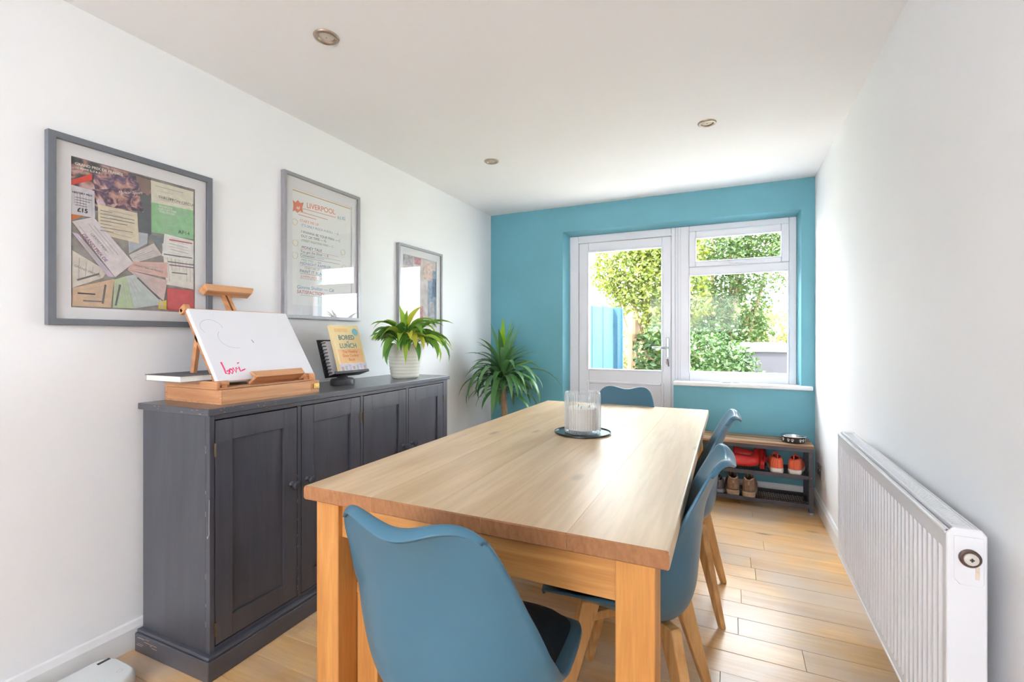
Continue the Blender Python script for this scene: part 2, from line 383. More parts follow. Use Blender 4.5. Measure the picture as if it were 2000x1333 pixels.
for i in range(5):
    a,b=seams[i]+(.0003 if i else 0),seams[i+1]-(.0003 if i<4 else 0)
    r=.006
    # board cross-section: outer boards have eased outer edges
    pr=[(a,TZ-TT),(b,TZ-TT),(b,TZ),(a,TZ)]
    if i==0: pr=[(a+.004,TZ-TT),(b,TZ-TT),(b,TZ),(a+r,TZ),(a+.0018,TZ-.0018),(a,TZ-r),(a,TZ-TT+.004)]
    if i==4: pr=[(a,TZ-TT),(b-.004,TZ-TT),(b,TZ-TT+.004),(b,TZ-r),(b-.0018,TZ-.0018),(b-r,TZ),(a,TZ)]
    k=len(pr); e=.003
    mb=MB()
    def ring(yy,ins):
        cx=(a+b)/2; cz=TZ-TT/2
        return [(x, yy, z-(ins if z>cz else -ins)) for x,z in pr]
    mb.loft([ring(0,e),ring(e,0),ring(TL_-e,0),ring(TL_,e)])
    pl=mb.build('plank',M_oak,table)
    pl.data.materials.append(M_oakend)
    for p in pl.data.polygons:
        if abs(p.normal.y)>.6: p.material_index=1
for x in (.025,TW-.032-.088):
    for y in (.026,TL_-.026-.088):
        m=MB(); m.box(x,y,0,x+.088,y+.088,TZ-TT); m.build('leg',M_oakleg,table,bevel=.003)
m=MB(); m.box(.113,.042,.582,TW-.12,.064,TZ-TT); m.build('apron',M_oakrail,table,bevel=.0015)
m=MB(); m.box(.113,TL_-.064,.582,TW-.12,TL_-.042,TZ-TT); m.build('apron',M_oakrail,table,bevel=.0015)
for x in (.041,TW-.07):
    m=MB(); m.box(x,.114,.582,x+.022,TL_-.114,TZ-TT); m.build('apron',M_oakrail2,table,bevel=.0015)

# oak bench pushed in under the left side of the table
bench=thing('dining_bench','backless oak bench pushed under the sideboard side of the table','bench',(-1.064,1.115,0),(0,0,R(.2)))
for i in range(2):
    m=MB(); m.box(i*.13,.02,.385,i*.13+.1295,1.7,.42); m.build('seat_board',M_oakrail2,bench,bevel=.002)
for y in (.02,1.60):
    for x in (.002,.178):
        m=MB(); m.box(x,y,0,x+.08,y+.08,.385); m.build('leg',M_oakleg,bench,bevel=.003)
for x in (.03,.21):
    m=MB(); m.box(x,.1,.325,x+.02,1.6,.385); m.build('rail',M_oakrail2,bench,bevel=.001)

# ------------------------------------------------------------------ dining chairs
M_shell = mat('blue_moulded_plastic', (66, 110, 133), .33, var=.02, bump=.02, bscale=220)
M_pad = mat('dark_navy_seat_pad', (26, 42, 54), .45, var=.05, bump=.06, bscale=90)
M_beech = wood('beech_chair_leg', (222, 172, 112), (204, 148, 88), 'Z', rough=.4, across=30, along=3, rvar=.05, bump=.05)
# rows of the moulded shell, front edge -> seat -> back -> crest -> rolled lip: centre (y,z), side edge (y,z), half width, ear height
ROWS=[(.222,.412, .196,.420,.176,0),(.214,.434, .190,.440,.196,0),(.150,.424, .140,.458,.222,0),(.050,.398, .060,.472,.238,0),(-.060,.378, -.010,.482,.247,0),(-.145,.378, -.060,.486,.251,0),(-.190,.404, -.089,.500,.250,0),
      (-.213,.455, -.110,.530,.245,0),(-.221,.520, -.130,.562,.238,0),(-.228,.600, -.150,.610,.226,0),(-.238,.690, -.180,.665,.213,0),(-.255,.750, -.207,.722,.198,.15),(-.278,.800, -.236,.775,.183,.5),(-.294,.826, -.252,.802,.172,.8),(-.301,.832, -.260,.812,.165,1.0),(-.311,.829, -.264,.812,.162,1.0),(-.322,.817, -.267,.809,.160,1.0)]
def shell_pt(u, v):
    yc,zc,ye,ze,w,er=catmull(ROWS,u); t=v*2-1; a=abs(t); e=a**2.6
    x=t*w
    y=yc+(ye-yc)*e; z=zc+(ze-zc)*e
    z+=er*(.026*math.sin(PI/2*min(a/.74,1))**2-.018*max(0,(a-.74)/.26)**2)
    return (x,y,z)
def pad_pt(r, th):
    n=4.2; c,s=math.cos(th),math.sin(th)
    q=(abs(c)**n+abs(s)**n)**(-1/n)
    return .198*q*c*r, .048+.162*q*s*r
def seat_z(x,y):
    best=(9,.4)
    for i in range(60):
        u=.03+i/60*.38; w=catmull(ROWS,u)[4]; p=shell_pt(u,max(0,min(1,(x/w+1)/2)))
        best=min(best,(abs(p[1]-y),p[2]))
    return best[1]
chair=thing('dining_chair','blue tub dining chair at the near end of the table, back to the viewer','chair',(-.560,1.0,0),(0,0,0),'blue tub chairs around the oak table')
m=MB(); m.grid(64,33,shell_pt); m.build('seat_shell',M_shell,chair,smooth='all',solid=.0075,offset=0)
m=MB(); NR=10; NT=56; vs=[]; fs=[]
for side in (0,1):
    for i in range(NR):
        r=(i+.02)/(NR-1+.02)
        for j in range(NT):
            x,y=pad_pt(r,2*PI*j/NT); b=seat_z(x,y)
            z=b+.006+(.030*(1-r**5)**.5 if side==0 else 0)
            vs.append((x,y,z))
for side in (0,1):
    o=side*NR*NT
    for i in range(NR-1):
        for j in range(NT):
            fs.append((o+i*NT+j,o+i*NT+(j+1)%NT,o+(i+1)*NT+(j+1)%NT,o+(i+1)*NT+j))
for j in range(NT): fs.append(((NR-1)*NT+j,(NR-1)*NT+(j+1)%NT,(2*NR-1)*NT+(j+1)%NT,(2*NR-1)*NT+j))
m.add(vs,fs); m.build('seat_pad',M_pad,chair,smooth='all')
# two crossed rails under the seat and four splayed, tapering legs
m=MB(); 
for a in (45,135):
    m.box(-.165,-.022,.345,.165,.022,.371,Matrix.Translation((0,-.04,0))@Matrix.Rotation(R(a),4,'Z'))
m.build('under_frame',M_beech,chair,bevel=.002)
for sx in (-1,1):
    for sy in (-1,1):
        tx,ty,bx,by=sx*.118,-.040+sy*.112,sx*.197,-.043+sy*.205
        d=Vector((bx-tx,by-ty,0)).normalized(); n=Vector((-d.y,d.x,0))
        def q(cx,cy,z,w,t): return [tuple(Vector((cx,cy,z))+d*(a*w/2)+n*(b*t/2)) for a,b in((-1,-1),(1,-1),(1,1),(-1,1))]
        m=MB(); m.hexa(q(bx,by,0,.026,.024),q(tx,ty,.408 if sy>0 else .386,.062,.036)); m.build('leg',M_beech,chair,bevel=.006,seg=3)
copy_thing(chair,(-.310,1.495,0),R(90),'nearer of the two blue chairs on the radiator side of the table')
copy_thing(chair,(-.280,2.297,0),R(90),'blue chair on the radiator side of the table, nearest the shoe bench')
copy_thing(chair,(-.640,2.915,0),R(180),'blue chair at the far end of the table, in front of the door')

# ------------------------------------------------------------------ candle on a tray
M_wax = mat('cream_wax', (232, 222, 212), .5, var=.02)
M_rglass = glass('ribbed_glass', (.96,.97,.97), 1.5)
_n=M_rglass.node_tree; _o=_n.nodes['Material Output']; _last=_o.inputs[0].links[0].from_socket
_d=_n.nodes.new('ShaderNodeBsdfPrincipled'); _d.inputs['Base Color'].default_value=srgb(246,247,250); _d.inputs['Roughness'].default_value=.2
_l=_n.nodes.new('ShaderNodeLayerWeight'); _l.inputs[0].default_value=.5
_r=_n.nodes.new('ShaderNodeMapRange'); _r.inputs['From Min'].default_value=.02; _r.inputs['From Max'].default_value=.75; _r.inputs['To Min'].default_value=.03; _r.inputs['To Max'].default_value=.42
_m=_n.nodes.new('ShaderNodeMixShader'); _n.links.new(_l.outputs['Facing'],_r.inputs['Value']); _n.links.new(_r.outputs[0],_m.inputs[0]); _n.links.new(_last,_m.inputs[1]); _n.links.new(_d.outputs[0],_m.inputs[2]); _n.links.new(_m.outputs[0],_o.inputs[0])
M_traym = mat('dark_metal_tray', (70, 78, 80), .25, .8)
CX,CY=-.632,2.150
tray=MB(); tray.lathe([(0,.0),(.124,0),(.131,.003),(.131,.010),(.1285,.010),(.127,.005),(0,.004)],72)
tag(tray.build('candle_tray',M_traym,smooth=True,loc=(CX,CY,TZ)),'round dark metal tray under the candle','tray')
can=thing('candle','large cream candle in a ribbed clear glass on the round tray','candle',(CX,CY,TZ+.004))
m=MB(); n=168; prof=[(.074,.0),(.081,.004),(.083,.012),(.083,.10),(.083,.165),(.082,.186),(.080,.190),(.0775,.186),(.0775,.10),(.0775,.018),(.02,.014)]
vs=[];fs=[];k=len(prof)
for i in range(n):
    a=2*PI*i/n
    for j,(r,z) in enumerate(prof):
        rr=r+(.0018,0,-.0016,0)[i%4]*(1 if 2<=j<=4 else 0)
        vs.append((rr*math.cos(a),rr*math.sin(a),z))
for i in range(n):
    j=(i+1)%n
    for q_ in range(k-1): fs.append((i*k+q_,j*k+q_,j*k+q_+1,i*k+q_+1))
fs.append(tuple(i*k for i in reversed(range(n)))); fs.append(tuple(i*k+k-1 for i in range(n)))
m.add(vs,fs); m.build('glass_jar',M_rglass,can,label='clear vertically ribbed glass')
m=MB(); m.lathe([(0,.019),(.076,.019),(.0765,.116),(.072,.118),(.02,.114),(0,.113)],48); m.build('wax',M_wax,can,smooth=True)
for a in (30,150,270):
    m=MB(); x,y=.03*math.cos(R(a)),.03*math.sin(R(a)); m.tube([(x,y,.113),(x+.001,y,.120),(x+.003,y+.001,.127)],.0016,8); m.build('wick',mat('burnt_wick',(45,40,38),.9),can)
# ------------------------------------------------------------------ sideboard
M_slate = wood('slate_painted_wood', (70, 73, 84), (58, 61, 71), 'Z', rough=.36, wave=0, across=12, along=1.6, rvar=.03, bump=.06, coat=.45, patch=.14, patchcol=(104,98,96))
M_slateh = wood('slate_painted_top', (74, 77, 88), (62, 65, 75), 'Y', rough=.34, wave=0, across=12, along=1.6, rvar=.03, bump=.06, coat=.45, patch=.14, patchcol=(104,98,96))
M_brass = mat('aged_brass', (116, 104, 90), .4, 1, var=.1, vscale=40)
M_knob = mat('dark_painted_knob', (62, 65, 75), .25)
M_chip = mat('bare_wood_chip', (168, 148, 134), .8, var=.15, vscale=90)
SL,SD,SH=1.578,.412,.937
sb=thing('sideboard','long dark slate painted sideboard with four panelled doors','sideboard',(-1.630,1.031,0),(0,0,R(.96)))
# local: x<=0 goes to the wall, y along the wall
m=MB(); m.box(-SD,0,SH-.024,0,SL,SH); top=m.build('top',M_slateh,sb,bevel=.003)
m=MB(); o=.013
m.box(-SD+.01,o,.081,-.035,o+.02,SH-.024).box(-SD+.01,SL-o-.02,.081,-.035,SL-o,SH-.024)      # ends
m.box(-SD+.01,o+.02,.081,-SD+.02,SL-o-.02,SH-.024)                                              # back
m.box(-SD+.02,o+.02,.081,-.035,SL-o-.02,.10)                                                    # base board
m.box(-.035,o,.081,-o,.030,SH-.024).box(-.035,1.519,.081,-o,SL-o,SH-.024)                        # outer stiles
m.box(-.035,.030,.862+.034,-o,1.519,SH-.024).box(-.035,.030,.081,-o,1.519,.098)                # rails
for a,b in((.384,.402),(.762,.780),(1.131,1.150)): m.box(-.035,a,.098,-o,b,.896)
m.build('carcass',M_slate,sb,bevel=.0015)
m=MB(); pr=[(0,.016),(.0,.066),(-.004,.072),(-.004,.078),(-.012,.083),(-.03,.083),(-.03,.0),(0,0)]
m.prism([(-SD+.0,-.010),(.014,-.010),(.014,SL+.010),(-SD+.0,SL+.010)],0,.070); m.prism([(-SD+.002,-.004),(.008,-.004),(.008,SL+.004),(-SD+.002,SL+.004)],.070,.082)
m.build('plinth',M_slateh,sb,bevel=.004,seg=3)
doors=[(.031,.383,0),(.403,.761,1),(.781,1.130,0),(1.151,1.518,1)]
for k,(a,b,left) in enumerate(doors):
    z0,z1=.100,.894; fx0,fx1=-.032,-.0125; sw=.066
    g=.0022
    m=MB(); m.box(fx0,a+g,z0+g,fx1,a+sw,z1-g).box(fx0,b-sw,z0+g,fx1,b-g,z1-g).box(fx0,a+sw,z1-.078,fx1,b-sw,z1-g).box(fx0,a+sw,z0+g,fx1,b-sw,z0+.080)
    d=m.build('door',M_slate,sb,bevel=.0012)
    m=MB(); m.box(fx0+.002,a+sw-.004,z0+.076,fx1-.009,b-sw+.004,z1-.074); m.build('door_panel',M_slate,d)
    ky=(a+.030) if left else (b-.030)
    m=MB(); m.lathe([(0,0),(.011,0),(.010,.004),(.007,.008),(.007,.016),(.012,.020),(.0175,.026),(.0175,.033),(.012,.039),(0,.041)],28,Matrix.Translation((fx1,ky,.578))@Matrix.Rotation(R(90),4,'Y'))
    m.build('knob',M_knob,d,smooth=True)
    hy=(b-.0005) if left else (a+.0005)
    for hz in (.16,.79):
        m=MB(); m.tube([(fx1+.002,hy,hz-.024),(fx1+.002,hy,hz+.024)],.0038,10); m.box(fx1-.006,hy-.004,hz-.024,fx1+.0005,hy+.004,hz+.024); m.build('hinge',M_brass,d,label='small aged brass hinge')
# worn chips and scratches through the paint
rc=random.Random(4)
chips=[]
for i in range(9): chips.append((rc.uniform(-.36,-.02),.0,SH-rc.uniform(.004,.022),rc.uniform(.003,.010),'end'))
m=MB()
for x,y,z,s,_ in chips: m.box(x-s*.8,-.0004,z-.0006,x+s*.8,.0004,z+.0007)
for i in range(7):
    z=rc.uniform(.1,.9); m.box(-.0352,o-.0006,z,-.0343,o+.0002,z+rc.uniform(.004,.02))
for i in range(14):
    y=rc.uniform(.03,.6); z=SH-rc.uniform(.001,.024); m.box(-.0003,y,z-.0008,.0005,y+rc.uniform(.002,.007),z+.0006)
for i in range(16):
    z=rc.uniform(.12,.6); yy=.3835+rc.uniform(-.001,.0012); m.box(-.0128,yy,z,-.0121,yy+.0012,z+rc.uniform(.003,.016))
for i in range(10):
    x=rc.uniform(-.40,-.28); z=rc.uniform(.028,.062); s=rc.uniform(.004,.02); m.box(x-s,-.0106,z-.0008,x+s,-.0098,z+.0009)
m.build('paint_chips',M_chip,sb); bpy.data.objects['paint_chips']['kind']='stuff'
m=MB(); m.tube([(-.014,o-.001,.62),(-.012,o-.003,.57),(-.014,o-.002,.53),(-.011,o-.004,.50),(-.017,o-.006,.486),(-.022,o-.003,.492)],.0009,6); m.build('loose_thread',mat('grey_thread',(175,170,170),.9),sb)

# ------------------------------------------------------------------ framed pictures on the left wall
M_fr1 = mat('slate_grey_frame', (112,116,124), .5, var=.04, vscale=30)
M_fr2 = mat('silver_grey_frame', (158,156,160), .4, .25, var=.03, vscale=30)
M_mount = mat('white_mount_card', (240,238,240), .8, var=.006)
M_pglass = glass('picture_glass', (.97,.97,.97), 1.48)
def picture(label, y, z, w, h, fm, bar, depth=.026):
    t=thing('framed_picture',label,'picture',(XL,y,z),FACE_ROOM,'framed pictures on the white wall')
    m=MB()
    out=[(0,0),(w,0),(w,h),(0,h)]; inn=[(bar,bar),(w-bar,bar),(w-bar,h-bar),(bar,h-bar)]
    vs=[(x,yy,zz) for zz in (0.001,depth) for x,yy in out]+[(x,yy,zz) for zz in (0.001,depth) for x,yy in inn]
    fs=[]
    for i in range(4):
        j=(i+1)%4
        fs+=[(i,j,4+j,4+i),(8+j,8+i,12+i,12+j),(4+i,4+j,12+j,12+i),(j,i,8+i,8+j)]
    m.add(vs,fs); m.build('frame',fm,t,bevel=.0015)
    m=MB(); m.box(bar,bar,.002,w-bar,h-bar,.006); m.build('backing_board',M_mount,t)
    m=MB(); m.box(bar,bar,.0195,w-bar,h-bar,.0205); m.build('glass_pane',M_pglass,t)
    return t
def mount(t,w,h,bar,x0,y0,x1,y1,z0=.0105,z1=.0125):
    out=[(bar,bar),(w-bar,bar),(w-bar,h-bar),(bar,h-bar)]; inn=[(x0,y0),(x1,y0),(x1,y1),(x0,y1)]
    vs=[(x,y,z) for z in (z0,z1) for x,y in out]+[(x,y,z) for z in (z0,z1) for x,y in inn]; fs=[]
    for i in range(4):
        j=(i+1)%4; fs+=[(i,j,4+j,4+i),(8+j,8+i,12+i,12+j),(4+i,4+j,12+j,12+i),(j,i,8+i,8+j)]
    m=MB(); m.add(vs,fs); return m.build('mount',M_mount,t)
pA=picture('grey framed collage of race tickets and passes',.768,1.228,.547,.651,M_fr1,.022)
mount(pA,.547,.651,.022,.066,.062,.480,.585)
m=MB(); m.box(.06,.056,.006,.486,.591,.0065); m.build('collage_board',mat('dark_collage_board',(158,152,146),.8,var=.25,vscale=30),pA)
TK=[(1,(74,80,72),[(0.061,0.584),(0.316,0.582),(0.316,0.456),(0.061,0.394)]),(2,(150,128,118),[(0.262,0.579),(0.313,0.575),(0.31,0.519),(0.279,0.517)]),(3,(82,74,88),[(0.126,0.545),(0.262,0.575),(0.284,0.519),(0.135,0.489)]),(4,(72,62,72),[(0.126,0.486),(0.27,0.531),(0.29,0.444),(0.143,0.435)]),(5,(222,216,222),[(0.067,0.486),(0.133,0.482),(0.135,0.386),(0.068,0.384)]),(3,(104,108,112),[(0.265,0.513),(0.313,0.514),(0.316,0.353),(0.273,0.364)]),(5,(232,218,192),[(0.143,0.438),(0.267,0.435),(0.273,0.319),(0.145,0.332)]),(6,(232,226,206),[(0.313,0.575),(0.475,0.575),(0.475,0.495),(0.316,0.489)]),(6,(158,210,160),[(0.316,0.489),(0.475,0.495),(0.476,0.373),(0.316,0.372)]),(7,(232,82,70),[(0.061,0.497),(0.126,0.542),(0.126,0.518),(0.067,0.484)]),(6,(230,140,80),[(0.067,0.384),(0.1,0.386),(0.069,0.362)]),(4,(190,195,202),[(0.235,0.362),(0.304,0.363),(0.301,0.324),(0.24,0.276)]),(4,(135,145,152),[(0.307,0.361),(0.363,0.362),(0.36,0.322),(0.336,0.318)]),(5,(218,208,204),[(0.24,0.27),(0.324,0.329),(0.354,0.288),(0.256,0.241)]),(5,(236,230,220),[(0.354,0.334),(0.476,0.328),(0.476,0.161),(0.37,0.171)]),(6,(240,236,232),[(0.363,0.375),(0.476,0.366),(0.476,0.272),(0.353,0.284)]),(5,(228,218,206),[(0.07,0.26),(0.172,0.199),(0.157,0.173),(0.07,0.129)]),(6,(222,190,158),[(0.071,0.129),(0.193,0.174),(0.182,0.067),(0.07,0.067)]),(6,(188,208,166),[(0.193,0.171),(0.229,0.188),(0.256,0.068),(0.188,0.067)]),(7,(196,204,200),[(0.229,0.188),(0.256,0.197),(0.366,0.091),(0.256,0.068)]),(5,(228,186,176),[(0.251,0.246),(0.373,0.261),(0.376,0.198),(0.235,0.213)]),(6,(220,192,188),[(0.235,0.213),(0.373,0.188),(0.36,0.104),(0.256,0.197)]),(7,(214,196,214),[(0.069,0.322),(0.086,0.32),(0.193,0.18),(0.172,0.181)]),(8,(230,220,222),[(0.069,0.359),(0.13,0.388),(0.254,0.241),(0.195,0.18)]),(8,(218,88,92),[(0.373,0.158),(0.478,0.157),(0.478,0.069),(0.373,0.068)]),(8,(236,208,60),[(0.342,0.099),(0.37,0.108),(0.37,0.071),(0.339,0.07)])]
def photo_mat(name,cols,scale):
    if name in MATS: return MATS[name]
    m=mat(name,cols[0],.6); nt=m.node_tree; N=nt.nodes; L=nt.links; b=N['Principled BSDF']
    tc=N.new('ShaderNodeTexCoord'); no=N.new('ShaderNodeTexNoise'); no.inputs['Scale'].default_value=scale; no.inputs['Detail'].default_value=3; no.inputs['Distortion'].default_value=1.2
    rp=N.new('ShaderNodeValToRGB'); e=rp.color_ramp.elements; e[0].position=.36; e[0].color=srgb(*cols[0]); e[1].position=.72; e[1].color=srgb(*cols[-1])
    for k,c in enumerate(cols[1:-1]): n_=e.new(.48+.1*k); n_.color=srgb(*c)
    L.new(tc.outputs['Object'],no.inputs['Vector']); L.new(no.outputs['Fac'],rp.inputs[0]); L.new(rp.outputs[0],b.inputs['Base Color']); return m
rt=random.Random(9); prt=mat('soft_grey_print',(192,188,186),.8)
for i,(lv,c,q) in enumerate(TK):
    z=.0066+lv*.0004; mm=MB(); mm.prism([(x,y) for x,y in q][::-1],z,z+.00025+i*.000004)
    if sum(c)<260: mt=photo_mat('race_photo_%d'%i,[c,(min(c[0]+40,255),c[1]+25,c[2]+45),(200,150,130),(225,205,215)],26+i*3)
    else: mt=mat('ticket_paper_%d'%i,c,.7,var=.10,vscale=55)
    tk=mm.build('ticket',mt,pA)
    if sum(c)>500 and len(q)==4:
        a_,b_,c_,d_=[Vector(p) for p in q]; mm=MB(); n=rt.randint(4,7); wide=(b_-a_).length>(d_-a_).length
        for k in range(n):
            f=(k+1)/(n+1); 
            if wide: p0=a_.lerp(d_,f); p1=b_.lerp(c_,f)
            else: p0=a_.lerp(b_,f); p1=d_.lerp(c_,f)
            s0=rt.uniform(.08,.3); s1=rt.uniform(.5,.92); u0=p0.lerp(p1,s0); u1=p0.lerp(p1,s1); dd=(u1-u0); nn=Vector((-dd.y,dd.x)).normalized()*rt.uniform(.0006,.0016)
            zz=z+.00036+i*.000004
            mm.add([(*(u0-nn),zz),(*(u1-nn),zz),(*(u1+nn),zz),(*(u0+nn),zz)],[(0,1,2,3)])
        pr_=mm.build('small_print',prt,tk); pr_['kind']='stuff'
ink=mat('black_ink',(52,50,54),.8); wink=mat('white_ink',(238,236,230),.8); gink=mat('grey_ink',(120,118,120),.8); pink_=mat('purple_ink',(150,92,140),.8); rink=mat('red_ink',(200,70,66),.8); grink=mat('green_ink',(70,110,80),.8)
zt=.0104
text('GRAND PRIX DE FRANCE',.0125,wink,pA,.077,.558,zt,rot=R(2),bold=.0004)
text('LE MANS 5, 7 & 8',.0095,wink,pA,.079,.546,zt,rot=R(1.5),bold=.0003)
text('HISTORY PRIX',.0088,ink,pA,.070,.459,zt,bold=.0002); text('£15',.020,ink,pA,.083,.397,zt,bold=.0006)
text('THRUXTON CIRCUIT',.0150,gink,pA,.339,.512,zt,bold=.0001); text('AP14',.021,grink,pA,.414,.386,zt)
text('PADDOCK\nCIRCUIT PASS\nTHRUXTON',.0105,wink,pA,.342,.478,zt,bold=.0002)
text('GRAND PRIX DE',.0150,pink_,pA,.095,.318,zt,rot=R(-51),bold=.0003); text('GRAND PRIX',.012,gink,pA,.120,.325,zt,rot=R(-51))
text('GRAND PRIX DE',.011,gink,pA,.074,.205,zt,rot=R(-22)); text('GRAND PRIX DE FRANCE',.009,gink,pA,.255,.232,zt,rot=R(-9))
text('Motor Sport',.016,wink,pA,.205,.492,zt,rot=R(14),shear=.3)
for i in range(7):
    mm=MB(); yy=.416-i*.012; mm.box(.150,yy,zt-.0006,.150+rc.uniform(.03,.11),yy+.0022,zt-.0002); mm.build('print_line',gink,pA)
for i in range(4):
    mm=MB(); yy=.445-i*.009; mm.box(.078,yy,zt-.0006,.078+rc.uniform(.03,.048),yy+.0018,zt-.0002); mm.build('print_line',gink,pA)
for (x,y,l,c) in((.38,.352,.09,rink),(.36,.290,.11,gink),(.375,.262,.10,gink),(.38,.25,.095,pink_),(.39,.22,.06,gink),(.085,.11,.05,ink),(.10,.085,.06,gink)):
    mm=MB(); mm.box(x,y,zt-.0006,x+l,y+.0045,zt-.0002); mm.build('print_bar',c,pA)
for (x,y,a,l) in((.085,.155,25,.07),(.160,.08,83,.07),(.265,.185,-45,.11),(.20,.075,80,.08)):
    mm=MB(); mm.box(0,0,0,l,.006,.0003,Matrix.Translation((x,y,zt-.0006))@Matrix.Rotation(R(a),4,'Z')); mm.build('print_bar',gink,pA)

pB=picture('tall silver framed hand written set list headed LIVERPOOL',1.678,1.284,.540,.754,M_fr2,.017)
mount(pB,.540,.754,.017,.060,.072,.482,.680)
m=MB(); m.box(.055,.067,.006,.487,.685,.0075); m.build('set_list_sheet',mat('cream_sheet',(249,248,246),.8,var=.01),pB)
coral=mat('coral_felt_pen',(240,140,110),.8); dkpen=mat('charcoal_pen',(96,100,104),.8); oli=mat('olive_pen',(150,155,110),.8); bl=mat('blue_pen',(120,160,185),.8); ylw=mat('yellow_pen',(232,208,130),.8); gpen=mat('soft_green_pen',(140,175,150),.8); tan=mat('tan_line',(214,176,130),.7)
zb=.0078
m=MB(); m.box(.066,.668,zb-.0003,.476,.673,zb+.0002); m.build('border_line',tan,pB)
m=MB(); m.prism([(.066,.556),(.078,.566),(.095,.556),(.113,.572),(.130,.566),(.126,.592),(.134,.620),(.112,.612),(.098,.624),(.082,.608),(.066,.617),(.070,.590)],zb-.0003,zb+.0002); m.build('flag_emblem',coral,pB)
m=MB(); m.prism([(.086,.578),(.094,.592),(.100,.584),(.108,.596),(.111,.582),(.104,.574)],zb+.0002,zb+.0006); m.build('emblem_mark',mat('pale_emblem',(246,214,196),.8),pB)
text('LIVERPOOL',.040,coral,pB,.154,.598,zb,rot=R(3),bold=.0004)
m=MB(); m.box(0,0,0,.228,.003,.0004,Matrix.Translation((.132,.586,zb))@Matrix.Rotation(R(1.3),4,'Z')); m.build('underline',coral,pB)
m=MB(); m.box(.11,.565,zb,.30,.568,zb+.0003); m.build('underline',coral,pB); m=MB(); m.box(.10,.548,zb,.22,.551,zb+.0003); m.build('underline',coral,pB)
LN=[('START ME UP',.11,.515,.020,coral),('IT\'S ONLY ROCK N ROLL — A',.118,.492,.0185,bl),('I WANNA BE YOUR MAN — C',.117,.457,.0195,dkpen),('OUT OF TIME — G',.117,.434,.0195,dkpen),('STREET FIGHTING MAN — C',.12,.412,.0165,oli),('MONEY TALK',.12,.374,.0215,dkpen),('You got the Silver — E',.113,.352,.0195,dkpen),('Connection ———',.113,.332,.019,dkpen),('MISS YOU — Am',.12,.308,.0175,gpen),('MIDNIGHT RAMBLER —',.110,.288,.0215,bl),('START ME UP',.14,.268,.016,gpen),('PAINT IT BLACK',.110,.246,.0235,dkpen),('JUMPIN JACK FLASH',.115,.220,.018,coral),('Gimme Shelter — C#',.091,.158,.027,bl),('SATISFACTION',.091,.134,.026,rink)]
for s_,x,y,sz,mt in LN: text(s_,sz,mt,pB,x,y,zb,rot=R(rc.uniform(-.6,.8)),shear=rc.uniform(0,.2),sx=1.05)
for y in (.369,.346,.326,.282,.24,.214,.125):
    m=MB(); m.box(.112,y,zb,.112+rc.uniform(.16,.30),y+.0014,zb+.0003); m.build('underline',rc.choice([dkpen,gpen,coral]),pB)
for x,y,s in ((.079,.505,.016),(.415,.400,.016),(.082,.395,.016),(.08,.33,.017),(.425,.31,.016)):
    m=MB(); m.tube([(x+s*math.cos(a)*(1+.1*math.sin(3*a)),y+s*math.sin(a),zb+.0004) for a in [2*PI*i/20 for i in range(20)]],.0009,5,closed=True); m.build('doodle_ring',ylw,pB)
text('RS 82',.026,bl,pB,.375,.585,zb,rot=R(8))

pC=picture('smaller silver framed print beside the potted plants, brightest with window glare',2.590,1.193,.535,.641,M_fr2,.017)
mount(pC,.535,.641,.017,.056,.066,.466,.573)
pm=mat('faded_street_print',(216,206,204),.7,var=.22,vscale=14)
m=MB(); m.box(.05,.06,.006,.472,.579,.0075); m.build('print_sheet',pm,pC)
for pi_,(x0,y0,x1,y1,c) in enumerate(((.06,.50,.18,.57,(190,185,190)),(.19,.52,.27,.57,(205,150,160)),(.36,.10,.46,.50,(150,165,185)),(.30,.42,.42,.55,(225,200,190)),(.10,.08,.30,.22,(205,198,200)),(.42,.30,.465,.44,(110,125,150)),(.38,.12,.44,.26,(190,160,165)))):
    m=MB(); m.box(x0,y0,.0076,x1,y1,.0078+pi_*.0001); m.build('print_patch',mat('print_tone_%d'%c[0],c,.7,var=.3,vscale=40),pC)
# ------------------------------------------------------------------ easel box, canvas and sketch pad on the sideboard
M_beechbox = wood('beech_easel_wood', (226,170,124), (208,148,102), 'Y', rough=.45, across=26, along=2.2, rvar=.03, bump=.05)
M_beechbox2 = wood('beech_easel_end', (220,160,114), (202,140,94), 'X', rough=.45, across=26, along=2.2, rvar=.03, bump=.05)
M_gold = mat('polished_brass_catch', (225,195,120), .25, 1)
M_canvas = mat('primed_canvas', (238,237,242), .85, var=.012, vscale=5, bump=.08, bscale=500)
SZ0=SH
ez=thing('box_easel','beech table easel box holding the white canvas','easel',(-1.700,1.122,SZ0))
# local: x from 0 (front) to -.35 (wall), y 0..455
m=MB(); m.box(-.345,.0,0,0,.455,.006); m.build('box_base',M_beechbox,ez)
for (a,b,c,d,mt,nm) in((-.012,0,0,.455,M_beechbox,'box_front'),(-.345,0,-.333,.455,M_beechbox,'box_back'),(-.333,0,-.012,.012,M_beechbox2,'box_side'),(-.333,.443,-.012,.455,M_beechbox2,'box_side')):
    m=MB(); m.box(min(a,c),min(b,d),.006,max(a,c),max(b,d),.053); m.build(nm,mt,ez,bevel=.0015)
for i in range(5):
    m=MB(); z=.009+i*.0088; m.box(-.0115,-.0006,z,.0006,.004,z+.0044); m.build('finger_joint',M_beechbox2,ez)
    m=MB(); m.box(-.3456,-.0006,z,-.333,.004,z+.0044); m.build('finger_joint',M_beechbox2,ez)
m=MB(); m.box(-.345,0,.0535,-.025,.012,.083); m.build('lid_side',M_beechbox2,ez,bevel=.0015)
m=MB(); m.box(-.345,.443,.0535,-.025,.455,.083); m.build('lid_side',M_beechbox2,ez,bevel=.0015)
m=MB(); m.box(-.345,.012,.0535,-.333,.443,.083); m.build('lid_back',M_beechbox,ez,bevel=.0015)
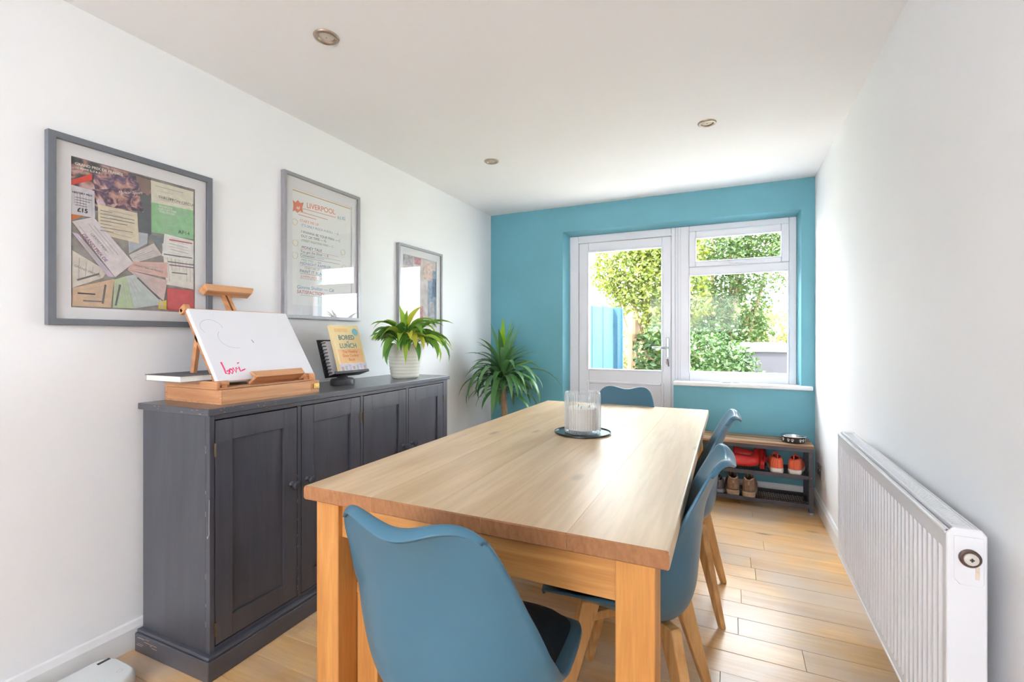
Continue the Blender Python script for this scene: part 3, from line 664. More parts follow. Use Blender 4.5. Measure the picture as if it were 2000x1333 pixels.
m=MB(); m.box(-.333,.012,.0535,-.025,.443,.058); m.build('lid_board',M_beechbox,ez)
m=MB(); m.box(-.002,.418,.018,.010,.448,.042).box(.008,.423,.024,.013,.443,.036); m.build('catch',M_gold,ez,bevel=.003,seg=3,label='polished brass catch')
# tilted lectern that carries the canvas: plane from the box front, leaning back towards the wall
TILT=math.atan2(.19,.287)      # lean from the vertical
lean=Matrix.Translation((-.075,.0,.078))@Matrix.Rotation(-TILT,4,'Y')     # local: x = normal (to room), y = along, z = up the slope
for y_ in (.04,.44):
    m=MB(); m.box(-.032,y_,-.02,-.018,y_+.018,.352,lean); m.build('lectern_stile',M_beechbox2,ez,bevel=.002)
m=MB(); m.box(-.040,.028,.338,-.018,.500,.359,lean); m.build('lectern_top_rail',M_beechbox,ez,bevel=.002)
m=MB(); m.box(-.036,.028,.340,.0,.052,.366,lean); m.build('rail_stop',M_beechbox2,ez,bevel=.004)
m=MB(); m.box(-.030,.222,-.01,-.019,.262,.455,lean); mast=m.build('mast',M_beechbox2,ez,bevel=.002)
m=MB(); m.box(-.0188,.238,.330,-.0182,.246,.440,lean); m.build('mast_slot',mat('dark_slot',(110,70,42),.8),mast)
m=MB(); m.hexa([(-.030,.148,.440),(.010,.148,.440),(.010,.350,.440),(-.030,.350,.440)],[(-.034,.138,.460),(.018,.138,.460),(.018,.362,.460),(-.034,.362,.460)],lean); m.box(-.034,.138,.460,.018,.362,.467,lean)
m.build('top_holder',M_beechbox,ez,bevel=.002)
m=MB(); m.box(-.028,.168,-.016,.042,.404,-.004,lean); m.hexa([(.028,.168,-.016),(.044,.168,-.016),(.044,.404,-.016),(.028,.404,-.016)],[(.022,.160,.020),(.030,.160,.020),(.030,.412,.020),(.022,.412,.020)],lean); led=m.build('canvas_ledge',M_beechbox,ez,bevel=.002)
for y_ in (.047,.448):
    m=MB(); m.hexa([(-.262,y_-.007,.058),(-.240,y_-.007,.058),(-.240,y_+.007,.058),(-.262,y_+.007,.058)],[(-.222,y_-.007,.262),(-.200,y_-.007,.262),(-.200,y_+.007,.262),(-.222,y_+.007,.262)]); m.build('prop_leg',M_beechbox2,ez)
for y in (.02,.40):
    m=MB(); m.tube([(-.06,y,.072),(-.06,y+.045,.072)],.011,14); m.box(-.075,y+.012,.053,-.045,y+.033,.066); m.build('hinge_dowel',M_beechbox2,ez,smooth=True)
cv=thing('canvas','blank white stretched canvas with pink lettering standing on the easel','canvas',(-1.700,1.122,SZ0))
m=MB(); m.box(-.016,.036,.0,.002,.494,.342,lean); m.build('stretched_canvas',M_canvas,cv,bevel=.003)
lv=lean@Matrix(((0,0,1,.0026),(1,0,0,0),(0,1,0,0),(0,0,0,1)))
ci=bpy.data.objects.new('pink_lettering',None)
pk=mat('pink_paint',(255,66,138),.6); pk2=mat('pale_pink_wash',(250,196,212),.7)
def stroke(pts,r,mt,name): 
    m=MB(); m.tube([(*p,0) for p in pts],r,6,lv@Matrix.Diagonal((1,1,.25,1))); return m.build(name,mt,cv,smooth='all')
stroke([(.078,.086),(.080,.056),(.079,.034),(.092,.030),(.097,.050),(.086,.042)],.0030,pk,'painted_letter')
stroke([(.104,.054),(.097,.042),(.104,.030),(.112,.042),(.104,.054),(.113,.050)],.0026,pk,'painted_letter')
stroke([(.116,.058),(.122,.034),(.130,.058),(.136,.050)],.0026,pk,'painted_letter')
stroke([(.142,.060),(.142,.038),(.150,.042),(.166,.048)],.0026,pk,'painted_letter')
stroke([(.142,.076),(.150,.080)],.0026,pk,'painted_letter')
stroke([(.250,.190),(.256,.176)],.0012,ink,'pencil_mark')
stroke([(.10+.045*math.cos(a),.25+.04*math.sin(a)) for a in [i*.25 for i in range(16)]],.00035,gink,'pencil_mark')
stroke([(.17+.06*math.cos(a),.20+.05*math.sin(a)) for a in [2.5+i*.22 for i in range(12)]],.00035,gink,'pencil_mark')
bpy.data.objects.remove(ci)
sk=thing('sketch_pad','closed sketch pad with grey cover lying on the easel lid','book',(-2.035,1.045,SZ0+.0832))
m=MB(); m.box(.004,.004,.002,.215,.30,.022); m.build('pages',mat('page_edges',(236,232,226),.8,var=.03,vscale=200),sk)
m=MB(); m.box(0,0,0,.22,.304,.002); m.build('back_cover',mat('grey_card',(130,132,140),.7),sk)
m=MB(); m.box(0,0,.022,.22,.304,.0245); m.build('front_cover',mat('dark_grey_card',(92,94,102),.6),sk)

# ------------------------------------------------------------------ cookbook stand
M_blk = mat('black_plastic', (42,43,48), .35)
M_gry = mat('grey_base', (86,87,92), .4)
st=thing('cookbook_stand','black swivel book stand on the sideboard','book stand',(-1.865,1.885,SH))
m=MB(); m.lathe([(0,0),(.060,0),(.062,.004),(.060,.026),(.054,.032),(.030,.036),(.020,.048),(.024,.058),(0,.058)],48); m.build('base',M_gry,st,smooth=True)
tl=math.atan2(.08,.255); bl_=Matrix.Translation((.045,0,.062))@Matrix.Rotation(-tl,4,'Y')
m=MB(); m.box(-.064,-.105,.0,-.060,.130,.20,bl_); m.build('back_plate',M_blk,st,bevel=.002)
m=MB(); m.box(-.064,-.105,-.004,.012,.140,.0,bl_).box(.009,-.105,-.004,.012,.140,.010,bl_); m.build('tray',M_blk,st,bevel=.001)
nb=thing('spiral_recipe_book','spiral bound book with a black comb behind the cookbook','book',(-1.865,1.885,SH))
m=MB(); m.box(-.058,-.082,.001,-.036,.105,.185,bl_); m.build('pages',mat('notebook_pages',(205,206,214),.8,var=.04,vscale=120),nb)
m=MB(); m.box(-.0595,-.098,.001,-.0582,.108,.19,bl_); m.build('back_cover',M_blk,nb)
for i in range(10):
    z=.012+i*.0178
    m=MB(); m.tube([(-.056,-.080,z),(-.058,-.096,z),(-.047,-.104,z),(-.034,-.098,z+.002),(-.033,-.080,z+.003)],.0028,7,bl_); m.build('comb_ring',M_blk,nb)
cb=thing('cookbook','pale yellow and peach hardback cookbook standing on the book stand','book',(-1.865,1.885,SH))
m=MB(); m.box(-.022,-.046,.001,-.004,.146,.262,bl_); m.build('pages',mat('cream_pages',(238,230,214),.8,var=.05,vscale=160),cb)
M_cov=mat('pale_yellow_cover',(250,226,170),.4,var=.01)
m=MB(); m.box(-.004,-.050,.0,-.0015,.147,.264,bl_).box(-.0245,-.050,.0,-.022,.147,.264,bl_).box(-.022,-.050,.0,-.004,-.0465,.264,bl_); cov=m.build('cover',M_cov,cb,bevel=.0008)
# printed cover fields in the plane of the cover
cov_e=bl_@Matrix(((0,0,1,-.0012),(1,0,0,-.05),(0,1,0,0),(0,0,0,1)))
def covbox(x0,y0,x1,y1,c,nm,z=.0004):
    m=MB(); m.box(x0,y0,0,x1,y1,z,cov_e); return m.build(nm,mat('cover_print_%d_%d_%d'%c,c,.45,var=.05,vscale=60),cb)
covbox(.012,.052,.185,.130,(250,204,150),'peach_field'); covbox(.0,.0,.197,.050,(222,214,226),'photo_strip'); covbox(.02,.225,.11,.245,(250,210,140),'title_wash')
for i in range(7): covbox(.008+i*.027,.008+(i%2)*.008,.026+i*.027,.034+(i%3)*.005,[(196,170,170),(180,196,186),(210,190,214)][i%3],'dish_photo',.0006)
m=MB(); m.lathe([(0,0),(.021,0),(.021,.0006),(0,.0006)],24,cov_e@Matrix.Translation((.165,.225,0))); m.build('blue_sticker',mat('sky_blue_sticker',(140,200,214),.5),cb)
def cov_text(s,size,mt,x,y,**k):
    o=text(s,size,mt,cb,0,0,0,align='CENTER',**k); o.matrix_local=cov_e@Matrix.Translation((x,y,.0009)); return o
tq=mat('muted_teal_ink',(130,160,160),.6); orn=mat('orange_ink',(226,132,76),.6)
cov_text('BORED',.036,tq,.092,.182,bold=.0009); cov_text('of',.018,tq,.092,.163,bold=.0004); cov_text('LUNCH',.036,tq,.092,.136,bold=.0009)
cov_text('The Healthy',.022,orn,.095,.108,bold=.0003); cov_text('Slow Cooker',.022,orn,.095,.086,bold=.0003); cov_text('Book',.022,orn,.095,.064,bold=.0003)

# ------------------------------------------------------------------ potted plants
def blade(L_, W, e0, droop, az, base, n=10, fold=.25, petiole=.2, twist=0, tip=1.6, wprof=None, lim=(.235,9)):
    """one leaf: midrib arches from elevation e0 down by droop; returns verts, faces"""
    vs=[]; p=Vector(base); fwd=Vector((math.cos(az),math.sin(az),0)); side=Vector((-math.sin(az),math.cos(az),0)); up=Vector((0,0,1))
    for i in range(n+1):
        s=i/n; e=e0-droop*s**1.25
        t=fwd*math.cos(e)+up*math.sin(e); nn=up*math.cos(e)-fwd*math.sin(e)
        if s<petiole: w=.10*W
        else:
            q=(s-petiole)/(1-petiole); w=W*max(.02,(math.sin(PI*q**.8))**(1/tip)) if q<1 else .02*W
            if wprof: w=W*wprof(q)
        a=side*math.cos(twist*s)+nn*math.sin(twist*s)
        vs += [tuple(p-a*w/2+nn*w*fold*.5), tuple(p), tuple(p+a*w/2+nn*w*fold*.5)]
        p=p+t*(L_/n)
    mx=-min(v[0] for v in vs); my=max(v[1] for v in vs)          # leaves fold back where they would meet a wall
    kx=min(1,lim[0]/mx) if mx>0 else 1; ky=min(1,lim[1]/my) if my>0 else 1
    vs=[((v[0]*kx if v[0]<0 else v[0]),(v[1]*ky if v[1]>0 else v[1]),v[2]) for v in vs]
    fs=[]
    for i in range(n):
        for j in (0,1): fs.append((i*3+j,i*3+j+1,(i+1)*3+j+1,(i+1)*3+j))
    return vs,fs
M_pot = mat('cream_glazed_pot', (228,226,214), .35, var=.015)
M_soil = mat('potting_soil', (62,46,36), .95, var=.3, vscale=80)
M_lily=[leafmat('leaf_green',(104,156,58),(134,184,80)),leafmat('leaf_mid_green',(84,140,60),(112,166,74)),leafmat('leaf_lime',(160,200,66),(182,214,88))]
M_lilyy=leafmat('leaf_yellow',(214,216,70),(226,220,96))
pl=thing('potted_peace_lily','bushy green leafy plant in a ribbed cream pot on the sideboard','plant',(-1.805,2.335,SH))
pp=[(0,0),(.074,0),(.080,.006)]
for i in range(24):
    z=.01+i*.0066; r=.080+.026*(z/.205)**.8+ .0026*(1 if i%3==1 else 0)*(1 if i<20 else 0)
    pp.append((r,z))
pp+=[(.107,.172),(.109,.200),(.111,.206),(.108,.208),(.104,.203),(.100,.178),(0,.176)]
m=MB(); m.lathe(pp,56); m.build('pot',M_pot,pl,smooth=True,angle=50)
m=MB(); m.lathe([(0,.170),(.099,.172),(.099,.181),(.05,.186),(0,.187)],32); m.build('soil',M_soil,pl)
rl=random.Random(21)
for i in range(104):
    az=2*PI*i*.381966+rl.uniform(-.3,.3); ring=i/104
    e0=R(84-44*ring+rl.uniform(-14,10)); L_=rl.uniform(.22,.36); W=rl.uniform(.028,.048); dr=R(rl.uniform(95,165)) if ring>.06 else R(70)
    c,s=math.cos(az),math.sin(az)
    if c<-.15: L_=min(L_,.19+.06*(1+c)); e0=max(e0,R(62)); dr=min(dr,R(120))
    vs,fs=blade(L_,W,e0,dr,az,(.045*c*ring,.045*s*ring,.182),n=10,petiole=.30,fold=.55,twist=rl.uniform(-.9,.9),tip=1.0)
    m=MB(); m.add(vs,fs); m.build('leaf',M_lily[(i*7)%3] if i%15 else M_lilyy,pl,smooth='all')
for (az,e0,L_,dr,mt) in((R(-80),80,.27,22,M_lily[2]),(R(-38),62,.30,165,M_lilyy),(R(-20),60,.26,160,M_lilyy),(R(-100),66,.34,100,M_lily[0]),(R(-88),52,.36,95,M_lily[1]),(R(80),60,.32,120,M_lily[2]),(R(70),50,.34,125,M_lily[0]),(R(-60),55,.30,150,M_lily[1])):
    vs,fs=blade(L_,.046,R(e0),R(dr),az,(.01,0,.182),n=10,petiole=.28,fold=.5,tip=1.0); m=MB(); m.add(vs,fs); m.build('leaf',mt,pl,smooth='all')

yu=thing('potted_yucca','tall yucca with sword shaped leaves in the corner behind the table','plant',(-1.755,3.600,0))
m=MB(); m.lathe([(0,0),(.105,0),(.112,.006),(.140,.24),(.150,.245),(.150,.262),(.141,.264),(.132,.245),(0,.24)],48); m.build('pot',mat('dark_grey_pot',(70,72,76),.5),yu,smooth=True)
m=MB(); m.lathe([(0,.225),(.131,.228),(.131,.243),(0,.247)],32); m.build('soil',M_soil,yu)
M_trunk=mat('yucca_bark',(168,140,112),.9,var=.2,vscale=50,bump=.6,bscale=60)
m=MB(); tp=[(.03,0,.23),(.028,-.005,.40),(.018,-.01,.55),(.008,-.012,.70),(0,-.01,.86)]; m.tube(tp,[.030,.029,.027,.026,.022],14); m.build('trunk',M_trunk,yu,smooth='all')
ry=random.Random(5); M_y=[leafmat('yucca_green',(58,108,52),(92,142,78),.3,.2),leafmat('yucca_mid',(80,130,74),(128,170,116),.3,.2)]; M_yl=leafmat('yucca_lime',(150,196,40),(176,214,60),.35,.4)
for i in range(64):
    az=2*PI*i*.381966+ry.uniform(-.25,.25); ring=i/64
    e0=R(84-58*ring+ry.uniform(-8,8)); L_=ry.uniform(.36,.50); W=ry.uniform(.042,.060); dr=R(20+ry.uniform(80,135)*min(1,ring*1.35+.05))
    wx=math.cos(az); wy=math.sin(az)
    if wx<-.3: L_*=.78; dr+=R(25)
    if wy>.5: L_*=.80; dr+=R(20)
    vs,fs=blade(L_,W,e0,dr,az,(.012*wx,-.01+.012*wy,.80+.08*(1-ring)),n=10,petiole=0,fold=.35,lim=(.295,.36),wprof=lambda q: (.45+1.0*q if q<.4 else .85) if q<.55 else max(.02,.85*(1-((q-.55)/.45)**1.6)))
    m=MB(); m.add(vs,fs); m.build('leaf',M_y[i%2],yu,smooth='all')
for i in range(22):
    az=R(-175+i*16.5+ry.uniform(-6,6)); wx=math.cos(az); L_=ry.uniform(.46,.62)*(1 if wx>-.3 else .85)*(1 if math.sin(az)<.4 else .7)
    vs,fs=blade(L_,ry.uniform(.046,.060),R(ry.uniform(12,50)),R(ry.uniform(105,150)),az,(.012*wx,-.01,.82),n=10,petiole=0,fold=.35,lim=(.295,.36),wprof=lambda q: (.45+1.0*q if q<.4 else .85) if q<.55 else max(.02,.85*(1-((q-.55)/.45)**1.6)))
    m=MB(); m.add(vs,fs); m.build('leaf',M_y[i%2],yu,smooth='all')
for i in range(16):
    az=R(-170+i*22+ry.uniform(-8,8)); wx=math.cos(az)
    vs,fs=blade(ry.uniform(.30,.42),ry.uniform(.046,.060),R(ry.uniform(-5,25)),R(ry.uniform(70,95)),az,(.02*wx+.005,-.01+.02*math.sin(az),ry.uniform(.72,.80)),n=10,petiole=0,fold=.35,lim=(.295,.36),wprof=lambda q: (.45+1.0*q if q<.4 else .85) if q<.55 else max(.02,.85*(1-((q-.55)/.45)**1.6)))
    m=MB(); m.add(vs,fs); m.build('leaf',M_y[(i+1)%2],yu,smooth='all')
for az,e0,L_,dr in((R(-60),86,.50,8),(R(20),84,.52,10),(R(-75),80,.40,16),(R(-10),30,.36,18),(R(-110),78,.46,14),(R(60),72,.46,12),(R(-150),62,.40,80)):
    vs,fs=blade(L_,.058,R(e0),R(dr),az,(0,-.01,.86),n=10,petiole=0,fold=.35,lim=(.295,.36),wprof=lambda q: (.5+.9*q if q<.4 else .86) if q<.55 else max(.02,.86*(1-((q-.55)/.45)**1.6)))
    m=MB(); m.add(vs,fs); m.build('leaf',M_yl if e0 in(86,80,30) else M_y[1],yu,smooth='all')

# ------------------------------------------------------------------ radiator
M_rad = mat('white_radiator_enamel', (234,234,238), .3, var=.008)
ra=thing('radiator','white fluted double panel radiator on the right wall','radiator',(.512,1.382,.195))
RL_,RH=1.176,.560; xf=-.068
def flute(mb,x0,dirn):
    pitch=.0328; n=int(RL_/pitch); st_=(RL_-n*pitch)/2
    ys=[0]; xs=[0]
    ys=[0.0,st_]; dx=[0,0]
    for i in range(n):
        b=st_+i*pitch
        for f,d in((.10,0),(.22,1),(.70,1),(.82,0)): ys.append(b+f*pitch); dx.append(d)
    ys.append(RL_); dx.append(0)
    zs=[(0,0),(.030,0),(.040,1),(.500,1),(.512,0),(.548,0),(.560,.0)]
    vs=[(x0+dirn*(-.007)*d*f,y,z) for z,f in zs for y,d in zip(ys,dx)]
    k=len(ys); fs=[(r*k+c,r*k+c+1,(r+1)*k+c+1,(r+1)*k+c) for r in range(len(zs)-1) for c in range(k-1)]
    mb.add(vs,fs); return mb
m=MB(); flute(m,xf,-1); m.build('front_panel',M_rad,ra,solid=.004,offset=0)
m=MB(); flute(m,-.008,1); m.build('back_panel',M_rad,ra,solid=.004,offset=0)
m=MB(); m.tube([(xf+.001,0,.552),(xf+.001,RL_,.552)],.006,10).tube([(-.008,0,.552),(-.008,RL_,.552)],.006,10).tube([(xf+.001,0,.006),(xf+.001,RL_,.006)],.006,10); m.build('panel_edge',M_rad,ra,smooth=True)
m=MB(); m.box(xf+.012,.0,.548,xf+.018,RL_,.562).box(-.020,.0,.548,-.014,RL_,.562)
for i in range(92): m.box(xf+.018,.03+i*.0122,.554,-.020,.03+i*.0122+.0055,.560)
m.box(xf+.018,0,.548,-.020,.028,.561)
m.build('top_grille',M_rad,ra)
m=MB(); m.prism([(xf-.003,.0),(xf-.003,.552),(xf+.010,.565),(-.010,.565),(0,.552),(0,.0)],-.006,.002,Matrix(((1,0,0,0),(0,0,1,0),(0,1,0,0),(0,0,0,1)))); m.build('side_cover',M_rad,ra,bevel=.004,seg=3)
m=MB(); m.prism([(xf-.003,.0),(xf-.003,.552),(xf+.010,.565),(-.010,.565),(0,.552),(0,.0)],RL_-.002,RL_+.006,Matrix(((1,0,0,0),(0,0,1,0),(0,1,0,0),(0,0,0,1)))); m.build('side_cover',M_rad,ra,bevel=.004,seg=3)
Ry=Matrix.Rotation(R(90),4,'X')
m=MB(); m.prism([(-.058,.452),(-.048,.440),(-.012,.440),(-.007,.446),(-.007,.548),(-.058,.548)],-.0085,-.0062,Matrix(((1,0,0,0),(0,0,1,0),(0,1,0,0),(0,0,0,1)))); m.build('pipe_plate',M_rad,ra,bevel=.001)
m=MB(); m.lathe([(.0135,.0),(.0195,.0),(.0195,.006),(.017,.008),(.0135,.008),(.0125,.004)],28,Matrix.Translation((-.032,-.0083,.502))@Ry); vr=m.build('valve_ring',mat('tarnished_brass_ring',(112,96,90),.3,.9,var=.2,vscale=120),ra,smooth=True)
m=MB(); m.lathe([(0,0),(.0130,0),(.0130,.011),(.010,.013),(0,.013)],28,Matrix.Translation((-.032,-.0083,.502))@Ry); vc=m.build('blanking_plug',mat('pale_plug',(214,208,200),.4,var=.05),ra,smooth=True)
m=MB(); m.box(-.036,-.0222,.5005,-.028,-.0205,.5035).box(-.0335,-.0222,.498,-.0305,-.0205,.506); m.build('plug_slot',mat('dark_grey_metal',(90,90,92),.4,.6),vc)
m=MB(); m.box(-.022,-.0092,.456,-.015,-.0084,.484); m.build('rust_stain',mat('rust_stain',(224,208,190),.8,var=.1,vscale=150),ra)
for z in (.09,.45):
    m=MB(); m.box(-.006,.15,z,.036,.18,z+.05); m.build('wall_bracket',M_rad,ra)
    m=MB(); m.box(-.006,RL_-.18,z,.036,RL_-.15,z+.05); m.build('wall_bracket',M_rad,ra)
m=MB(); m.tube([(-.032,.012,.012),(-.032,.012,-.03),(-.032,.012,-.195)],.0075,12); m.build('supply_pipe',M_rad,ra,smooth=True)

# ------------------------------------------------------------------ ceiling downlights (off)
M_nick = mat('satin_nickel', (176,160,146), .32, .85)
for k,(x,y,lb) in enumerate(((-1.410,1.342,'recessed satin nickel ceiling spotlight above the sideboard, nearest the viewer'),(-.116,2.745,'recessed ceiling spotlight towards the right hand wall'),(-1.424,2.747,'recessed ceiling spotlight towards the plant corner'))):
    t=thing('downlight',lb,'light',(x,y,H),group='recessed ceiling spotlights')
    m=MB(); m.lathe([(.030,.004),(.0465,.002),(.0475,-.001),(.046,-.005),(.040,-.0075),(.034,-.0075),(.031,-.005),(.027,.003)],48,cap=False); m.build('trim_ring',M_nick,t,smooth=True,angle=60)
    m=MB(); m.lathe([(0,-.003),(.012,-.0035),(.022,-.0025),(.028,.0),(.028,.002),(0,.002)],32); m.build('lamp_lens',mat('frosted_lamp_lens',(214,204,194),.25),t,smooth=True)
    m=MB(); m.lathe([(0,-.0065),(.003,-.006),(.004,-.003),(0,-.003)],12); m.build('lens_pip',M_nick,t,smooth=True)

# ------------------------------------------------------------------ wall socket and the appliance by the skirting
so=thing('wall_socket','brushed steel double socket low on the right wall beside the shoe bench','socket',(XR,3.700,.236),(R(90),0,R(-90)))
# local X -> world -y .. so plate spans away from its origin towards the back wall
m=MB(); m.box(-.148,0,0,0,.088,.006); m.build('plate',mat('brushed_steel_plate',(206,200,196),.3,.8),so,bevel=.002)
for x in (-.125,-.065):
    m=MB(); m.box(x,.014,.006,x+.045,.066,.0075); so_i=m.build('socket_insert',mat('dark_grey_insert',(86,86,90),.4),so)
    m=MB(); m.box(x+.016,.050,.0075,x+.03,.064,.010); m.build('rocker_switch',mat('steel_rocker',(180,180,182),.3,.7),so_i)
    m=MB(); m.box(x+.008,.022,.0075,x+.012,.030,.0078).box(x+.032,.022,.0075,x+.036,.030,.0078).box(x+.020,.034,.0075,x+.024,.042,.0078); m.build('pin_hole',M_blk,so_i)
M_wp = mat('white_appliance_plastic', (228,230,230), .35, var=.01)
ap=thing('floor_appliance','white plastic appliance with rounded corners and a small dark display on the floor','appliance',(-2.03,.915,0))
def rrect(x0,y0,x1,y1,r,n=8):
    out=[]
    for cx,cy,a in((x1-r,y1-r,0),(x0+r,y1-r,90),(x0+r,y0+r,180),(x1-r,y0+r,270)):
        for i in range(n+1): b=R(a+90*i/n); out.append((cx+r*math.cos(b),cy+r*math.sin(b)))
    return out
def rring(ins,z): return [(x,y,z) for x,y in rrect(.024+ins,-.42+ins,.222-ins,.007-ins,.055-ins*.5)]
m=MB(); m.loft([rring(.012,0),rring(.004,.006),rring(0,.02),rring(0,.046),rring(.003,.054),rring(.007,.0595),rring(.011,.060)]); m.build('body',M_wp,ap,smooth=True,angle=50)
m=MB(); m.box(.050,-.046,.0598,.062,-.010,.0612); m.build('display',mat('dark_display',(74,76,78),.2),ap,bevel=.001)
m=MB(); m.lathe([(.008,0),(.009,.0006),(.0075,.0006)],20,Matrix.Translation((.16,-.03,.0599)),cap=False); m.build('button_ring',mat('pale_grey_ring',(205,206,206),.4),ap)
# ------------------------------------------------------------------ shoe bench with what stands on it
M_iron = mat('dark_grey_steel', (78,76,84), .45, .3, var=.04)
M_rustic = wood('rustic_bench_top', (190,150,112), (120,84,58), 'X', rough=.5, across=14, along=1.5, rvar=.05, bump=.15, knots=.6, knotcol=(60,40,28))
BX0,BX1,BY0,BY1,BZ=-.490,.505,3.680,3.965,.456
sbn=thing('shoe_bench','industrial shoe bench with rustic wooden seat and two mesh shelves','bench',(BX0,BY0,0))
BW=BX1-BX0; BD=BY1-BY0
m=MB(); m.box(0,0,BZ-.016,BW,BD,BZ); m.build('seat_board',M_rustic,sbn,bevel=.0015)
m=MB(); m.box(.004,.002,BZ-.042,BW-.004,.018,BZ-.016).box(.004,BD-.018,BZ-.042,BW-.004,BD-.002,BZ-.016).box(.004,.018,BZ-.042,.02,BD-.018,BZ-.016).box(BW-.02,.018,BZ-.042,BW-.004,BD-.018,BZ-.016); m.build('seat_frame',M_iron,sbn,bevel=.001)
for x in (.004,BW-.032):
    for y in (.004,BD-.032):
        m=MB(); m.box(x,y,.012,x+.028,y+.028,BZ-.042); lg=m.build('leg',M_iron,sbn,bevel=.0015)
        m=MB(); m.lathe([(0,0),(.014,0),(.014,.010),(.008,.013),(0,.013)],20,Matrix.Translation((x+.014,y+.014,0))); m.build('foot',mat('pale_foot_cap',(206,204,200),.4),lg,smooth=True)
        for z in (.053,.244,.395):
            m=MB(); m.lathe([(0,0),(.004,0),(.003,.002),(0,.0025)],10,Matrix.Translation((x+.014,y,z))@Matrix.Rotation(R(90),4,'X')); m.build('bolt',mat('bolt_head',(120,120,124),.4,.7),lg)
M_mesh = mat('black_wire_mesh', (58,56,60), .5, .3)
for z in (.040,.230):
    m=MB(); m.box(.032,.004,z,BW-.032,.016,z+.026).box(.032,BD-.016,z,BW-.032,BD-.004,z+.026).box(.004,.032,z,.016,BD-.032,z+.026).box(BW-.016,.032,z,BW-.004,BD-.032,z+.026)
    sh=m.build('shelf_frame',M_iron,sbn,bevel=.001)
    m=MB(); sp=.030; x=-.36
    while x<BW:
        for sg in (1,-1):
            # diamond mesh: strands crossing the shelf at a shallow angle
            ya,yb=.016,BD-.016; run=(yb-ya)*1.35
            xa,xb=(x,x+run) if sg==1 else (x+run,x)
            p=[(xa,ya),(xb,yb)]
            # clip to the shelf
            def clip(p0,p1):
                t0,t1=0,1; dx=p1[0]-p0[0]
                for lim,s in((.016,1),(BW-.016,-1)):
                    if abs(dx)<1e-9: continue
                    t=(lim-p0[0])/dx
                    if s*dx>0: t0=max(t0,t)
                    else: t1=min(t1,t)
                return None if t0>=t1 else ((p0[0]+dx*t0,p0[1]+(p1[1]-p0[1])*t0),(p0[0]+dx*t1,p0[1]+(p1[1]-p0[1])*t1))
            c_=clip(*p)
            if c_: 
                (ax,ay),(bx_,by_)=c_; L2=math.hypot(bx_-ax,by_-ay); an=math.atan2(by_-ay,bx_-ax)
                m.box(0,-.0013,0,L2,.0013,.002,Matrix.Translation((ax,ay,z+.018+(.001 if sg==1 else 0)))@Matrix.Rotation(an,4,'Z'))
        x+=sp
    msh=m.build('wire_mesh',M_mesh,sh); msh['kind']='stuff'
# dog bowl
bw=thing('dog_bowl','steel dog bowl with white paw prints on a black band, on the shoe bench','bowl',(.395,3.800,BZ))
m=MB(); m.lathe([(0,.002),(.062,.002),(.068,.006),(.071,.036),(.073,.042),(.079,.043),(.080,.045),(.078,.047),(.070,.045),(.062,.040),(.055,.010),(0,.008)],48); m.build('steel_bowl',mat('bowl_steel',(205,208,212),.2,1),bw,smooth=True)
m=MB(); m.lathe([(.064,0),(.0695,.003),(.0725,.034),(.0735,.040)],48,cap=False); m.build('black_band',mat('black_bowl_enamel',(40,40,42),.35),bw,smooth=True)
m=MB(); m.lathe([(.058,0),(.064,0),(.064,.002),(.058,.002)],48); m.build('rubber_ring',M_blk,bw)
for a in (-152,-120,-100,-60,-42,-10,60,120):
    m=MB()
    for dx,dz,r in((0,-.003,.0062),(-.007,.006,.0030),(-.0022,.009,.0032),(.0030,.009,.0032),(.0075,.005,.0030)):
        M_=Matrix.Rotation(R(a),4,'Z')@Matrix.Translation((.0716+ (dz*.06),dx,.020+dz))@Matrix.Rotation(R(90),4,'Y'); m.lathe([(0,0),(r,0),(r*.9,.0016),(0,.002)],12,M_)
    m.build('paw_print',mat('white_paw_print',(232,232,232),.5),bw)

